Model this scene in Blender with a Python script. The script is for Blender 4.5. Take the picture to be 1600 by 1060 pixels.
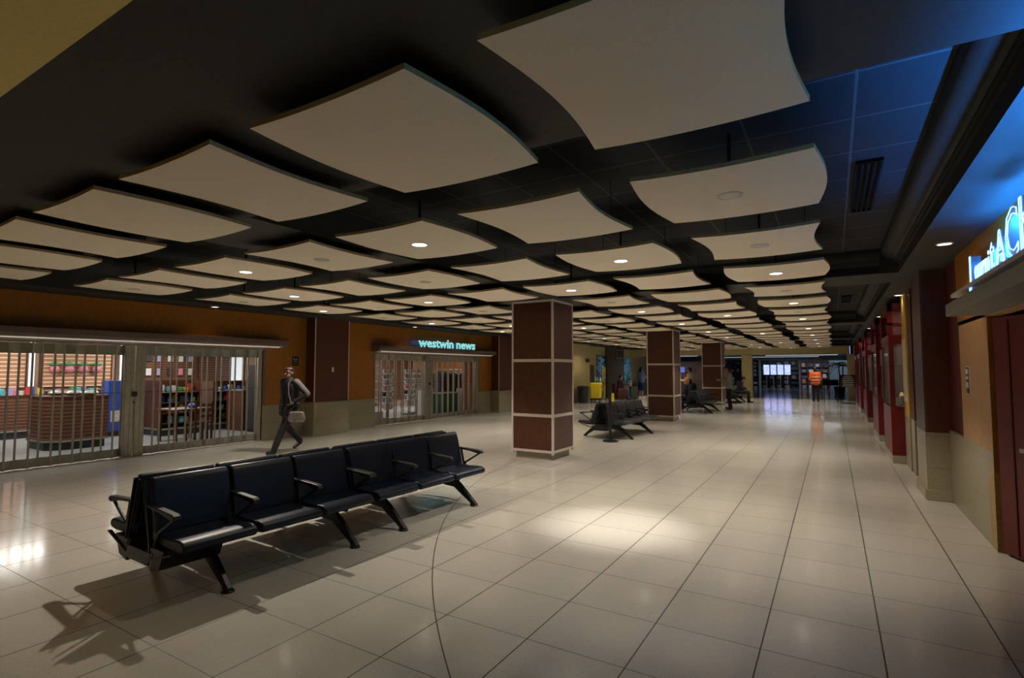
import bpy, bmesh, math, random
from mathutils import Vector, Matrix
random.seed(7)
PI = math.pi
sc = bpy.context.scene
COL = sc.collection
for o in list(bpy.data.objects):
    bpy.data.objects.remove(o)

# ------------------------------------------------------------------ camera
cam_d = bpy.data.cameras.new('camera'); cam = bpy.data.objects.new('camera', cam_d); COL.objects.link(cam)
YAW, PITCH, ROLL = -.5427, .0571, .0007
F = Vector((math.sin(YAW)*math.cos(PITCH), math.cos(YAW)*math.cos(PITCH), math.sin(PITCH)))
Rv = Vector((math.cos(YAW), -math.sin(YAW), 0)); Uv = Rv.cross(F)
R2 = Rv*math.cos(ROLL)+Uv*math.sin(ROLL); U2 = Uv*math.cos(ROLL)-Rv*math.sin(ROLL)
M = Matrix((R2, U2, -F)).transposed().to_4x4(); M.translation = Vector((0, 0, 1.63))
cam.matrix_world = M
cam_d.sensor_width = 36; cam_d.lens = 36*830.1/1600; cam_d.clip_start = .05; cam_d.clip_end = 300
sc.camera = cam
sc.view_settings.view_transform = 'Standard'; sc.view_settings.look = 'None'
sc.view_settings.gamma = 1; sc.view_settings.exposure = 0.0
sc.view_settings.use_curve_mapping = False

# ------------------------------------------------------------------ world
w = bpy.data.worlds.new('world'); sc.world = w; w.use_nodes = True
w.node_tree.nodes['Background'].inputs[0].default_value = (1, .62, .28, 1)
w.node_tree.nodes['Background'].inputs[1].default_value = .035

# ------------------------------------------------------------------ lamps used in many places
def spot(name, loc, power, color=(1, .90, .76), angle=130, blend=.6, size=.05, parent=None):
    l = bpy.data.lights.new(name, 'SPOT'); l.energy = power; l.color = color
    l.spot_size = math.radians(angle); l.spot_blend = blend; l.shadow_soft_size = size
    o = bpy.data.objects.new(name, l); COL.objects.link(o); o.location = loc
    if parent: o.parent = parent
    return o
def area(name, loc, rot, sx, sy, power, color=(1, 1, 1)):
    l = bpy.data.lights.new(name, 'AREA'); l.shape = 'RECTANGLE'; l.size = sx; l.size_y = sy
    l.energy = power; l.color = color
    o = bpy.data.objects.new(name, l); COL.objects.link(o); o.location = loc; o.rotation_euler = rot
    return o
KEY = 3.0   # overall strength of the concourse downlights
POOL = 46*KEY

# ------------------------------------------------------------------ materials
MATS = {}
def mat(name, col, rough=.5, metal=0., spec=.5, noise=0., nscale=20., stretch=(1, 1, 1), bump=0., col2=None, emit=None, estr=0., coat=0., alpha=None):
    if name in MATS: return MATS[name]
    m = bpy.data.materials.new(name); m.use_nodes = True; nt = m.node_tree; b = nt.nodes['Principled BSDF']
    b.inputs['Base Color'].default_value = (*col, 1); b.inputs['Roughness'].default_value = rough
    b.inputs['Metallic'].default_value = metal; b.inputs['Specular IOR Level'].default_value = spec
    b.inputs['Coat Weight'].default_value = coat
    tc = nt.nodes.new('ShaderNodeTexCoord'); mp = nt.nodes.new('ShaderNodeMapping'); nz = nt.nodes.new('ShaderNodeTexNoise')
    nt.links.new(tc.outputs['Object'], mp.inputs[0]); nt.links.new(mp.outputs[0], nz.inputs['Vector'])
    mp.inputs['Scale'].default_value = stretch; nz.inputs['Scale'].default_value = nscale; nz.inputs['Detail'].default_value = 3
    cr = nt.nodes.new('ShaderNodeMix'); cr.data_type = 'RGBA'
    c2 = col2 if col2 else tuple(c*(1-noise) for c in col)
    cr.inputs[6].default_value = (*col, 1); cr.inputs[7].default_value = (*c2, 1)
    if noise or col2:
        mr = nt.nodes.new('ShaderNodeMapRange'); mr.inputs[1].default_value = .35; mr.inputs[2].default_value = .65
        nt.links.new(nz.outputs['Fac'], mr.inputs[0]); nt.links.new(mr.outputs[0], cr.inputs[0])
    else:
        cr.inputs[0].default_value = 0
    nt.links.new(cr.outputs[2], b.inputs['Base Color'])
    if bump:
        bp = nt.nodes.new('ShaderNodeBump'); bp.inputs['Strength'].default_value = bump; bp.inputs['Distance'].default_value = .01
        nt.links.new(nz.outputs['Fac'], bp.inputs['Height']); nt.links.new(bp.outputs[0], b.inputs['Normal'])
    if emit:
        b.inputs['Emission Color'].default_value = (*emit, 1); b.inputs['Emission Strength'].default_value = estr
    if alpha is not None: b.inputs['Alpha'].default_value = alpha
    MATS[name] = m
    return m

def nmath(nt, op, a, b=None, c=None):
    n = nt.nodes.new('ShaderNodeMath'); n.operation = op
    for i, v in enumerate((a, b, c)):
        if v is None: continue
        if isinstance(v, (int, float)): n.inputs[i].default_value = v
        else: nt.links.new(v, n.inputs[i])
    return n.outputs[0]
def line_mask(nt, coord, pitch, off, half):
    # 1 on a line of half width `half` every `pitch`
    t = nmath(nt, 'ADD', coord, -off + pitch*1000 + pitch/2)
    t = nmath(nt, 'MODULO', t, pitch)
    t = nmath(nt, 'SUBTRACT', t, pitch/2)
    t = nmath(nt, 'ABSOLUTE', t)
    return nmath(nt, 'LESS_THAN', t, half)

def floor_mat():
    m = bpy.data.materials.new('terrazzo_tile'); m.use_nodes = True; nt = m.node_tree; b = nt.nodes['Principled BSDF']
    g = nt.nodes.new('ShaderNodeNewGeometry'); s = nt.nodes.new('ShaderNodeSeparateXYZ'); nt.links.new(g.outputs['Position'], s.inputs[0])
    x, y = s.outputs[0], s.outputs[1]
    mx = line_mask(nt, x, .612, -2.246, .0042); my = line_mask(nt, y, .606, 2.886, .0026)
    dx = nmath(nt, 'SUBTRACT', x, 4.9); dy = nmath(nt, 'SUBTRACT', y, 9.63)
    d = nmath(nt, 'SQRT', nmath(nt, 'ADD', nmath(nt, 'MULTIPLY', dx, dx), nmath(nt, 'MULTIPLY', dy, dy)))
    arc = nmath(nt, 'LESS_THAN', nmath(nt, 'ABSOLUTE', nmath(nt, 'SUBTRACT', d, 9.9)), .004)
    line = nmath(nt, 'MAXIMUM', nmath(nt, 'MAXIMUM', mx, my), arc)
    # speckle
    n1 = nt.nodes.new('ShaderNodeTexNoise'); n1.inputs['Scale'].default_value = 120; n1.inputs['Detail'].default_value = 2
    nt.links.new(g.outputs['Position'], n1.inputs['Vector'])
    n2 = nt.nodes.new('ShaderNodeTexVoronoi'); n2.inputs['Scale'].default_value = 70
    nt.links.new(g.outputs['Position'], n2.inputs['Vector'])
    sp = nmath(nt, 'LESS_THAN', n2.outputs['Distance'], .17)
    # tone per tile
    tx = nmath(nt, 'FLOOR', nmath(nt, 'DIVIDE', nmath(nt, 'ADD', x, 2.246), .612)); ty = nmath(nt, 'FLOOR', nmath(nt, 'DIVIDE', nmath(nt, 'SUBTRACT', y, 2.886), .606))
    cb = nt.nodes.new('ShaderNodeCombineXYZ'); nt.links.new(tx, cb.inputs[0]); nt.links.new(ty, cb.inputs[1])
    wn = nt.nodes.new('ShaderNodeTexWhiteNoise'); nt.links.new(cb.outputs[0], wn.inputs[0])
    def mix(f, a, bb):
        n = nt.nodes.new('ShaderNodeMix'); n.data_type = 'RGBA'
        if isinstance(f, float): n.inputs[0].default_value = f
        else: nt.links.new(f, n.inputs[0])
        for i, v in ((6, a), (7, bb)):
            if isinstance(v, tuple): n.inputs[i].default_value = (*v, 1)
            else: nt.links.new(v, n.inputs[i])
        return n.outputs[2]
    base = mix(wn.outputs['Value'], (.66, .63, .56), (.61, .58, .52))
    base = mix(n1.outputs['Fac'], base, (.54, .505, .43))
    spf = nmath(nt, 'MULTIPLY', sp, .65)
    base = mix(spf, base, (.16, .14, .11))
    base = mix(line, base, (.035, .028, .02))
    nt.links.new(base, b.inputs['Base Color'])
    n3 = nt.nodes.new('ShaderNodeTexNoise'); n3.inputs['Scale'].default_value = 1.4; n3.inputs['Detail'].default_value = 4
    nt.links.new(g.outputs['Position'], n3.inputs['Vector'])
    ro = nmath(nt, 'MULTIPLY_ADD', n3.outputs['Fac'], .08, .085)
    ro = nmath(nt, 'MAXIMUM', ro, nmath(nt, 'MULTIPLY', line, .6))
    nt.links.new(ro, b.inputs['Roughness'])
    b.inputs['Specular IOR Level'].default_value = .6
    return m

def grid_mat(name, base, linec, px, py, ox, oy, half, axes=(0, 1), rough=.7, noise=.2, nscale=40, spec=.3, bumpn=0.):
    m = bpy.data.materials.new(name); m.use_nodes = True; nt = m.node_tree; b = nt.nodes['Principled BSDF']
    g = nt.nodes.new('ShaderNodeNewGeometry'); s = nt.nodes.new('ShaderNodeSeparateXYZ'); nt.links.new(g.outputs['Position'], s.inputs[0])
    line = None
    for ax, p, o in ((axes[0], px, ox), (axes[1], py, oy)):
        if not p: continue
        l = line_mask(nt, s.outputs[ax], p, o, half); line = l if line is None else nmath(nt, 'MAXIMUM', line, l)
    n1 = nt.nodes.new('ShaderNodeTexNoise'); n1.inputs['Scale'].default_value = nscale; nt.links.new(g.outputs['Position'], n1.inputs['Vector'])
    a = nt.nodes.new('ShaderNodeMix'); a.data_type = 'RGBA'; a.inputs[6].default_value = (*base, 1); a.inputs[7].default_value = (*[c*(1-noise) for c in base], 1)
    nt.links.new(n1.outputs['Fac'], a.inputs[0])
    c = nt.nodes.new('ShaderNodeMix'); c.data_type = 'RGBA'; c.inputs[7].default_value = (*linec, 1)
    nt.links.new(line, c.inputs[0]); nt.links.new(a.outputs[2], c.inputs[6]); nt.links.new(c.outputs[2], b.inputs['Base Color'])
    b.inputs['Roughness'].default_value = rough; b.inputs['Specular IOR Level'].default_value = spec
    MATS[name] = m
    return m

M_floor = floor_mat()
M_ctile = grid_mat('ceiling_tile', (.026, .027, .027), (.075, .072, .065), .61, .61, .155, 3.265, .008, rough=.85, noise=.5, nscale=60)
M_gyp = mat('ceiling_gypsum', (.030, .029, .025), .75, noise=.25, nscale=30)
M_cove = mat('cornice_dark', (.020, .0195, .016), .6, spec=.15, noise=.2, nscale=12)
M_cream_c = mat('cream_gypsum', (.80, .62, .22), .8, noise=.08, nscale=60)
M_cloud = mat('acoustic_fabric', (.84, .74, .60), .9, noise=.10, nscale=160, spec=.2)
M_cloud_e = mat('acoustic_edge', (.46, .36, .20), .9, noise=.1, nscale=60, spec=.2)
M_orange = mat('orange_laminate', (.36, .135, .010), .45, noise=.16, nscale=18, stretch=(1, 1, .3), spec=.4)
M_wood = mat('walnut_laminate', (.115, .036, .013), .42, noise=.45, nscale=26, stretch=(6, 6, .5), spec=.4)
M_wood_r = mat('lit_side_laminate', (.12, .06, .045), .4, noise=.35, nscale=26, stretch=(6, 6, .5), spec=.5)  # side faces: their lit greyish tone is put into the colour
M_trim = mat('pale_trim', (.66, .57, .51), .45, noise=.08)
M_stone = grid_mat('stone_wainscot', (.42, .37, .25), (.16, .14, .10), 0, .40, 0, .0, .003, axes=(1, 2), rough=.3, noise=.45, nscale=55, spec=.5)
M_alu = mat('aluminium', (.46, .44, .37), .38, .75, noise=.15, nscale=8)
M_alu_d = mat('dull_steel', (.30, .28, .22), .45, .5, noise=.2, nscale=8)
M_black = mat('black_metal', (.018, .018, .018), .38, .3)
M_blackp = mat('black_plastic', (.02, .02, .02), .45)
M_navy = mat('navy_vinyl', (.006, .012, .030), .42, noise=.2, nscale=30, bump=.06, spec=.4)
M_cham = mat('charcoal_vinyl', (.03, .032, .036), .42, noise=.25, nscale=30)
M_canopy = mat('canopy_brown', (.17, .11, .085), .5, noise=.2)
M_red = mat('red_laminate', (.15, .006, .006), .38, noise=.25, nscale=14, spec=.5)
M_redd = mat('deep_red_paint', (.10, .004, .005), .6, noise=.2)
M_tan = mat('tan_laminate', (.50, .28, .13), .5, noise=.14, nscale=18, stretch=(1, 1, .4))
M_gold = mat('gold_stone', (.44, .27, .07), .3, noise=.35, nscale=40)
M_grey = mat('grey_fascia', (.24, .235, .19), .5, noise=.25, nscale=50)
M_white = mat('white_paint', (.72, .71, .68), .5, noise=.04)
M_lens = mat('lamp_lens', (1, .95, .88), .4, emit=(1, .90, .74), estr=5)
M_lens_s = mat('soffit_lamp_lens', (1, .95, .88), .4, emit=(1, .92, .80), estr=3)
M_lens_off = mat('lamp_lens_dark', (.50, .47, .42), .35, noise=.05)
M_lens_b = mat('lamp_trim_dark', (.20, .18, .15), .4)
M_glass = mat('clear_glass', (.9, .95, .95), .03, alpha=.16, spec=.8)
M_plaque = mat('plaque_black', (.02, .02, .025), .35)
M_ink = mat('sign_ink', (.75, .75, .78), .5)

# ------------------------------------------------------------------ mesh builder
class MB:
    def __init__(s): s.v = []; s.f = []; s.mi = []; s.cur = 0
    def add(s, vs, fs):
        n = len(s.v); s.v += [tuple(p) for p in vs]; s.f += [tuple(i+n for i in f) for f in fs]; s.mi += [s.cur]*len(fs); return s
    def box(s, x0, x1, y0, y1, z0, z1):
        v = [(x, y, z) for x in (x0, x1) for y in (y0, y1) for z in (z0, z1)]
        return s.add(v, [(0, 1, 3, 2), (4, 6, 7, 5), (0, 4, 5, 1), (2, 3, 7, 6), (0, 2, 6, 4), (1, 5, 7, 3)])
    def bar(s, p, q, w, h=None, up=(0, 0, 1)):
        h = h or w; p = Vector(p); q = Vector(q); d = (q-p).normalized(); up = Vector(up)
        if abs(d.dot(up)) > .98: up = Vector((1, 0, 0))
        a = d.cross(up).normalized()*w/2; b = a.cross(d).normalized()*h/2
        v = [e+sa*a+sb*b for e in (p, q) for sa, sb in ((-1, -1), (1, -1), (1, 1), (-1, 1))]
        return s.add(v, [(3, 2, 1, 0), (4, 5, 6, 7), (0, 1, 5, 4), (1, 2, 6, 5), (2, 3, 7, 6), (3, 0, 4, 7)])
    def tube(s, pts, r, n=8):
        pts = [Vector(p) for p in pts]; rs = r if isinstance(r, (list, tuple)) else [r]*len(pts)
        vs = []; fs = []
        up = None
        for i, p in enumerate(pts):
            d = (pts[min(i+1, len(pts)-1)]-pts[max(i-1, 0)]).normalized()
            if up is None: up = Vector((0, 0, 1)) if abs(d.z) < .9 else Vector((1, 0, 0))
            a = d.cross(up).normalized(); b = a.cross(d).normalized(); up = b
            for k in range(n):
                t = 2*PI*k/n; vs.append(p+(a*math.cos(t)+b*math.sin(t))*rs[i])
        for i in range(len(pts)-1):
            for k in range(n):
                k2 = (k+1) % n; fs.append((i*n+k, i*n+k2, (i+1)*n+k2, (i+1)*n+k))
        fs.append(tuple(range(n))[::-1]); fs.append(tuple(range((len(pts)-1)*n, len(pts)*n)))
        return s.add(vs, fs)
    def lathe(s, prof, c=(0, 0, 0), n=20):
        vs = []; fs = []
        for r, z in prof:
            for k in range(n):
                t = 2*PI*k/n; vs.append((c[0]+r*math.cos(t), c[1]+r*math.sin(t), c[2]+z))
        m = len(prof)
        for i in range(m-1):
            for k in range(n):
                k2 = (k+1) % n; fs.append((i*n+k, i*n+k2, (i+1)*n+k2, (i+1)*n+k))
        fs.append(tuple(range(n))[::-1]); fs.append(tuple(range((m-1)*n, m*n)))
        return s.add(vs, fs)
    def prism(s, poly, a0, a1, axis='y'):
        # poly: 2D points in the plane across `axis`
        def P(u, v, a): return {'y': (u, a, v), 'x': (a, u, v), 'z': (u, v, a)}[axis]
        n = len(poly); vs = [P(u, v, a0) for u, v in poly]+[P(u, v, a1) for u, v in poly]
        fs = [tuple(range(n)), tuple(range(n, 2*n))[::-1]]+[(i, i+n, (i+1) % n+n, (i+1) % n) for i in range(n)]
        return s.add(vs, fs)
    def ball(s, c, r, n=12, m=8, rot=None):
        rx, ry, rz = r if isinstance(r, (tuple, list)) else (r, r, r)
        vs = [Vector((0, 0, rz))]
        for i in range(1, m):
            p = PI*i/m
            for k in range(n):
                t = 2*PI*k/n; vs.append(Vector((rx*math.sin(p)*math.cos(t), ry*math.sin(p)*math.sin(t), rz*math.cos(p))))
        vs.append(Vector((0, 0, -rz)))
        if rot: vs = [rot @ v for v in vs]
        c = Vector(c); vs = [v+c for v in vs]; fs = []
        for k in range(n):
            k2 = (k+1) % n; fs.append((0, 1+k, 1+k2)); L = 1+(m-2)*n; fs.append((L+k, len(vs)-1, L+k2))
            for i in range(m-2): fs.append((1+i*n+k, 1+(i+1)*n+k, 1+(i+1)*n+k2, 1+i*n+k2))
        return s.add(vs, fs)
    def cap(s, p, q, r1, r2=None, n=10):
        r2 = r1 if r2 is None else r2; p = Vector(p); q = Vector(q); d = q-p
        L = max(d.length, 1e-5); d = d/L
        pts = []; rs = []
        for a in (-1, -.87, -.5): pts.append(p+d*r1*a); rs.append(max(r1*math.sqrt(max(0, 1-a*a)), r1*.05))
        pts.append(p); rs.append(r1); pts.append(q); rs.append(r2)
        for a in (.5, .87, 1): pts.append(q+d*r2*a); rs.append(max(r2*math.sqrt(max(0, 1-a*a)), r2*.05))
        return s.tube(pts, rs, n)
    def build(s, name, m, parent=None, bevel=0, smooth=False, seg=2, loc=None, fix=True):
        me = bpy.data.meshes.new(name); me.from_pydata(s.v, [], s.f)
        ms = m if isinstance(m, (list, tuple)) else [m]
        for k in ms: me.materials.append(k)
        for p, i in zip(me.polygons, s.mi): p.material_index = i
        if fix:
            bm = bmesh.new(); bm.from_mesh(me); bmesh.ops.recalc_face_normals(bm, faces=bm.faces); bm.to_mesh(me); bm.free()
        if smooth:
            for p in me.polygons: p.use_smooth = True
            me.set_sharp_from_angle(angle=math.radians(40))
        o = bpy.data.objects.new(name, me); COL.objects.link(o)
        if parent: o.parent = parent
        if loc: o.location = loc
        if bevel:
            b = o.modifiers.new('bevel', 'BEVEL'); b.width = bevel; b.segments = seg; b.limit_method = 'ANGLE'; b.angle_limit = math.radians(35)
            b.harden_normals = False
        return o

def thing(name, label, cat, loc=(0, 0, 0), rz=0, group=None):
    o = bpy.data.objects.new(name, None); COL.objects.link(o); o.empty_display_size = .1
    o.location = loc; o.rotation_euler = (0, 0, rz); o['label'] = label; o['category'] = cat
    if group: o['group'] = group
    return o
def tag(o, label, cat, group=None, kind=None):
    if label: o['label'] = label
    if cat: o['category'] = cat
    if group: o['group'] = group
    if kind: o['kind'] = kind
    return o
def struct(name, mb, m, **k):
    o = mb.build(name, m, **k)
    if not k.get('parent'): o['kind'] = 'structure'
    return o
def sroot(name, loc=(0, 0, 0)):
    o = bpy.data.objects.new(name, None); COL.objects.link(o); o.location = loc; o['kind'] = 'structure'; return o
def dup(root, loc=None, rz=None, label=None, group=None):
    def cp(o, par):
        c = o.copy(); COL.objects.link(c); c.parent = par
        for ch in [x for x in KIDS.get(o.name, [])]: cp(ch, c)
        return c
    KIDS = {}
    for o in root.children_recursive: KIDS.setdefault(o.parent.name, []).append(o)
    r = cp(root, None)
    if loc is not None: r.location = loc
    if rz is not None: r.rotation_euler = (0, 0, rz)
    if label: r['label'] = label
    if group: r['group'] = group
    return r
def text_mesh(body, size, depth, name, m, parent, mat4, xs=1., offset=0., res=3, align='LEFT'):
    c = bpy.data.curves.new(name, 'FONT'); c.body = body; c.size = size; c.extrude = depth; c.offset = offset; c.resolution_u = res; c.align_x = align
    t = bpy.data.objects.new(name, c); COL.objects.link(t)
    dg = bpy.context.evaluated_depsgraph_get(); me = bpy.data.meshes.new_from_object(t.evaluated_get(dg))
    bpy.data.objects.remove(t)
    me.transform(mat4 @ Matrix.Diagonal((xs, 1, 1, 1))); me.materials.clear(); me.materials.append(m)
    o = bpy.data.objects.new(name, me); COL.objects.link(o)
    if parent: o.parent = parent
    return o
def axes(origin, right, up):
    r = Vector(right).normalized(); u = Vector(up).normalized(); n = r.cross(u)
    m = Matrix((r, u, n)).transposed().to_4x4(); m.translation = Vector(origin); return m

# ================================================================== SETTING
ZS, ZT = 2.9, 3.2      # soffit and tile ceiling heights
XL, XR = -11.2, 1.22
struct('floor', MB().box(-11.3, 9, -8, 33.8, -.1, 0), M_floor)
M_shopfloor = grid_mat('shop_floor_tile', (.34, .36, .36), (.22, .23, .23), .45, .45, 0, 0, .004, rough=.28, noise=.2, nscale=30)
M_darkfloor = grid_mat('blue_grey_floor_tile', (.06, .075, .12), (.02, .02, .03), .6, .6, 0, 0, .006, rough=.12, noise=.3, nscale=3, spec=.7)
struct('floor_shops', MB().box(-18, -11.3, -2, 21.2, -.1, 0), M_shopfloor)
struct('floor_far', MB().box(-34, 14, 33.8, 58, -.1, 0), M_darkfloor)

bays = [(2.62, 8.5), (9.45, 16.95), (17.9, 25.4), (26.35, 33.2)]
xb = [(-10.4, -5.3), (-4.15, .77)]
def rects_minus(x0, x1, y0, y1):
    xs = sorted({x0, x1, *[a for p in xb for a in p]}); ys = sorted({y0, y1, *[a for p in bays for a in p]})
    for i in range(len(xs)-1):
        for j in range(len(ys)-1):
            cx = (xs[i]+xs[i+1])/2; cy = (ys[j]+ys[j+1])/2
            if any(a < cx < b for a, b in xb) and any(a < cy < b for a, b in bays): continue
            yield xs[i], xs[i+1], ys[j], ys[j+1]
m = MB()
for a, b, c, d in rects_minus(-11.35, 3.2, .82, 33.8): m.box(a, b, c, d, ZS, ZS+.32)
struct('ceiling', m, M_gyp)
m = MB()
for a, b in xb:
    for c, d in bays: m.box(a, b, c, d, ZT, ZT+.02)
struct('ceiling_tiles', m, M_ctile)
struct('ceiling_entry', MB().box(-11.35, 3.2, -8, .82, ZS-.02, ZS+.3), M_cream_c)
# moulded cornices on the hall side of each coffer
tn = 1
for (c, d) in bays:
    for side, (xe, sg) in enumerate(((.77, -1), (-4.15, 1))):
        if side == 1: continue
        prof = [(0, ZS), (0, ZS+.12), (-.028, ZS+.12), (-.028, ZS+.14), (-.05, ZS+.14), (-.05, ZS+.16), (-.065, ZS+.165)]
        prof = [(.02, ZS+.001)]+[(p[0]-.001, p[1]) for p in prof]
        for k in range(9):
            t = PI/2*k/8; prof.append((-.075-.125*math.sin(t), ZS+.175+.12*(1-math.cos(t))))
        prof += [(-.2, ZT-.002), (.02, ZT-.002)]
        struct('trim_%d' % tn, MB().prism([(xe+u, z) for u, z in prof], c+.002, d-.002, 'y'), M_cove, smooth=True); tn += 1
    prof = [(.02, ZS+.01), (-.002, ZS+.01), (-.002, ZS+.10), (-.04, ZS+.12), (-.07, ZS+.16)]
    for k in range(7):
        t = PI/2*k/6; prof.append((-.075-.10*math.sin(t), ZS+.17+.125*(1-math.cos(t))))
    prof += [(-.175, ZT-.003), (.02, ZT-.003)]
    struct('trim_%d' % tn, MB().prism([(d+u, z) for u, z in prof], xb[1][0], xb[1][1]-.2, 'x'), M_cove, smooth=True); tn += 1

# ---- left wall: x = XL plane, openings for the two gates
G1 = (.3, 7.5); G2 = (11.0, 16.15); GT = 2.12
def wall_piece(m, y0, y1, z0, z1): m.box(XL-.14, XL, y0, y1, z0, z1)
m = MB()
wall_piece(m, -8, 22.6, GT, ZS)
for a, b in ((-8, G1[0]), (G1[1], G2[0]), (G2[1], 22.6)): wall_piece(m, a, b, .8, GT)
struct('wall_left', m, M_orange)
m = MB()
for a, b in ((-8, G1[0]), (G1[1]+.0, G2[0]), (G2[1], 22.6)): m.box(XL-.14, XL+.012, a, b, 0, .8)
struct('wall_left_wainscot', m, M_stone)
m = MB()
for (a, b) in (G1, G2): m.box(XL-.14, XL+.004, b, b+.07, 0, GT+.04)
m.box(XL-.14, XL+.004, G2[0]-.06, G2[0], 0, GT)
struct('trim_%d' % tn, m, M_canopy); tn += 1
# yellow wall further on
M_yel = mat('yellow_paint', (.62, .53, .26), .6, noise=.1, nscale=20)
m = MB(); m.box(XL-.14, XL-.01, 22.6, 38.5, .72, ZS); m.box(XL-.01, XL+.35, 22.6, 25.85, .72, ZS)
struct('wall_left_far', m, M_yel)
m = MB(); m.box(XL-.14, XL+.01, 22.6, 38.5, 0, .72); m.box(XL+.01, XL+.37, 22.6, 25.87, 0, .72)
struct('wall_left_far_wainscot', m, M_stone)

def pilaster(y0, y1, x1=-10.86, label=''):
    t = sroot('wall_left_pilaster', (XL, y0, 0)); L = y1-y0; X = x1-XL
    MB().box(.004, X, 0, L, .82, ZS-.002).build('wood_panel', M_wood, t)
    MB().box(.004, X+.02, -.02, L+.02, .12, .82).build('stone_base', M_stone, t)
    MB().box(.004, X+.035, -.035, L+.035, 0, .12).build('stone_plinth', M_stone, t)
    mm = MB()
    for yy in (-.008, L-.012): mm.box(X-.012, X+.008, yy, yy+.02, .82, ZS-.004)
    mm.build('corner_trim', M_trim, t)
    return t
p1 = pilaster(8.66, 9.72)
pilaster(17.05, 18.1)
# small exit light on the first pilaster
o = MB().box(0, .02, -.025, .025, -.06, .06).build('wall_indicator', M_white, loc=(-10.858, 9.2, 1.62))
tag(o, 'tiny pale indicator plate on the wood pilaster between the two shop gates', 'indicator')

# ---- columns
def column(y, lab):
    t = thing('wood_column', lab, 'column', (-4.725, y+.425, 0), group='wood clad columns down the concourse'); h = .425
    MB().box(-h+.055, h-.055, -h+.055, h-.055, 0, .13).build('plinth', M_stone, t, bevel=.004)
    mm = MB()
    for z0, z1 in ((.175, .765), (.82, 1.765), (1.82, ZS-.04)):
        mm.box(-h+.012, h-.012, -h+.012, h-.012, z0-.005, z1+.005)
    MB().box(-h+.014, h-.014, -h+.014, h-.014, .13, ZS-.02).build('core', M_canopy, t)
    for z0, z1 in ((.175, .765), (.82, 1.765), (1.82, ZS-.04)):
        for k in range(4):
            a = k*PI/2; pm = MB().box(-h+.03, h-.03, -h, -h+.013, z0, z1)
            c, s_ = math.cos(a), math.sin(a); pm.v = [(x*c-y_*s_, x*s_+y_*c, z) for x, y_, z in pm.v]
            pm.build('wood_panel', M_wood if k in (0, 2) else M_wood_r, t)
    mm = MB()
    for z in (.13, .765, 1.765, ZS-.04):
        z1 = z+(.045 if z == .13 else .055 if z < 2 else .04)
        mm.box(-h-.006, h+.006, -h-.006, -h+.016, z, z1); mm.box(-h-.006, h+.006, h-.016, h+.006, z, z1)
        mm.box(-h-.006, -h+.016, -h-.006, h+.006, z, z1); mm.box(h-.016, h+.006, -h-.006, h+.006, z, z1)
    for sx in (-1, 1):
        for sy in (-1, 1):
            mm.box(*(sorted((sx*(h+.008), sx*(h-.028)))), *(sorted((sy*(h+.008), sy*(h-.028)))), .1, ZS-.002)
    mm.build('trim_frame', M_trim, t)
    return t
column(8.55, 'wood clad square column nearest the front, beside the navy benches')
column(17.0, 'second wood clad square column from the front, behind the charcoal bench')
column(25.45, 'third and farthest wood clad square column, behind the standing man')

# ---- header and cream piers at the end of the hall
m = MB().box(-11.3, 1.6, 33.5, 33.8, 2.48, ZS+.3); m.box(-4.55, -4.0, 33.45, 33.85, 0, 2.48); m.box(.66, 1.2, 33.45, 33.85, 0, 2.48); m.box(-8.9, -8.4, 33.45, 33.85, 0, 2.48)
struct('wall_end_header', m, M_yel)

# ---- right wall
m = MB()
m.box(XR, XR+.12, 6.42, 7.67, .88, 2.16)                 # tan panel
m.box(XR, XR+.12, 2.0, 7.67, 2.12, 2.16)
struct('wall_right_tan_panel', m, M_tan)
struct('wall_right_sign_band', MB().box(XR, XR+.12, -8, 7.72, 2.16, ZS), M_orange)
struct('wall_right_lintel', MB().box(XR+.12, XR+.5, -2, 6.42, 2.13, 2.3), M_wood)
struct('wall_right_recess', MB().box(XR+.03, XR+.15, 7.72, 8.5, .86, ZS), M_redd)
m = MB(); m.box(XR-.0, XR+.15, 6.42, 8.5, 0, .88)
struct('wall_right_wainscot', m, M_stone)
m = MB(); m.box(XR, XR+.14, 6.40, 6.42, .70, 2.12); m.box(XR+.12, XR+.16, 6.40, 6.6, .7, 2.12)
struct('wall_right_return', m, M_orange)
struct('wall_right_return_stone', MB().box(XR-.004, XR+.16, 6.395, 6.60, 0, .70), M_gold)
struct('wall_right_far', MB().box(XR+.02, XR+.14, 8.5, 33.8, .84, ZS), M_redd)
struct('wall_right_far_wainscot', MB().box(XR, XR+.14, 9.3, 33.8, 0, .84), M_stone)
# room behind the near opening
M_dkr = mat('dim_shop_wall', (.20, .03, .02), .6, noise=.2)
struct('wall_right_shop', MB().box(4.2, 4.3, -8, 8.4, 0, ZS), M_dkr)
struct('wall_right_shop_end', MB().box(XR+.15, 4.3, 6.9, 7.0, 0, ZS), M_dkr)
struct('ceiling_shop_right', MB().box(XR+.4, 4.3, -8, 6.9, 2.3, 2.36), M_cream_c)

def right_pillar(x0, y0, y1, lab):
    t = thing('wall_pillar', lab, 'pillar', (x0, y0, 0)); W = XR+.02-x0; L = y1-y0
    MB().box(0.02, W, 0, L, .84, ZS-.002).build('dark_panel', M_wood, t)
    MB().box(-.002, .02, -.002, L, .84, ZS-.004).build('wood_face', M_wood_r, t)
    MB().box(-.004, W, -.006, L, .13, .84).build('stone_base', M_stone, t)
    MB().box(-.03, W, -.035, L+.02, 0, .13).build('stone_plinth', M_stone, t, bevel=.008)
    return t
right_pillar(.98, 8.5, 9.3, 'dark wood pillar with stone base on the right wall, next to the tan panel')
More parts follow.
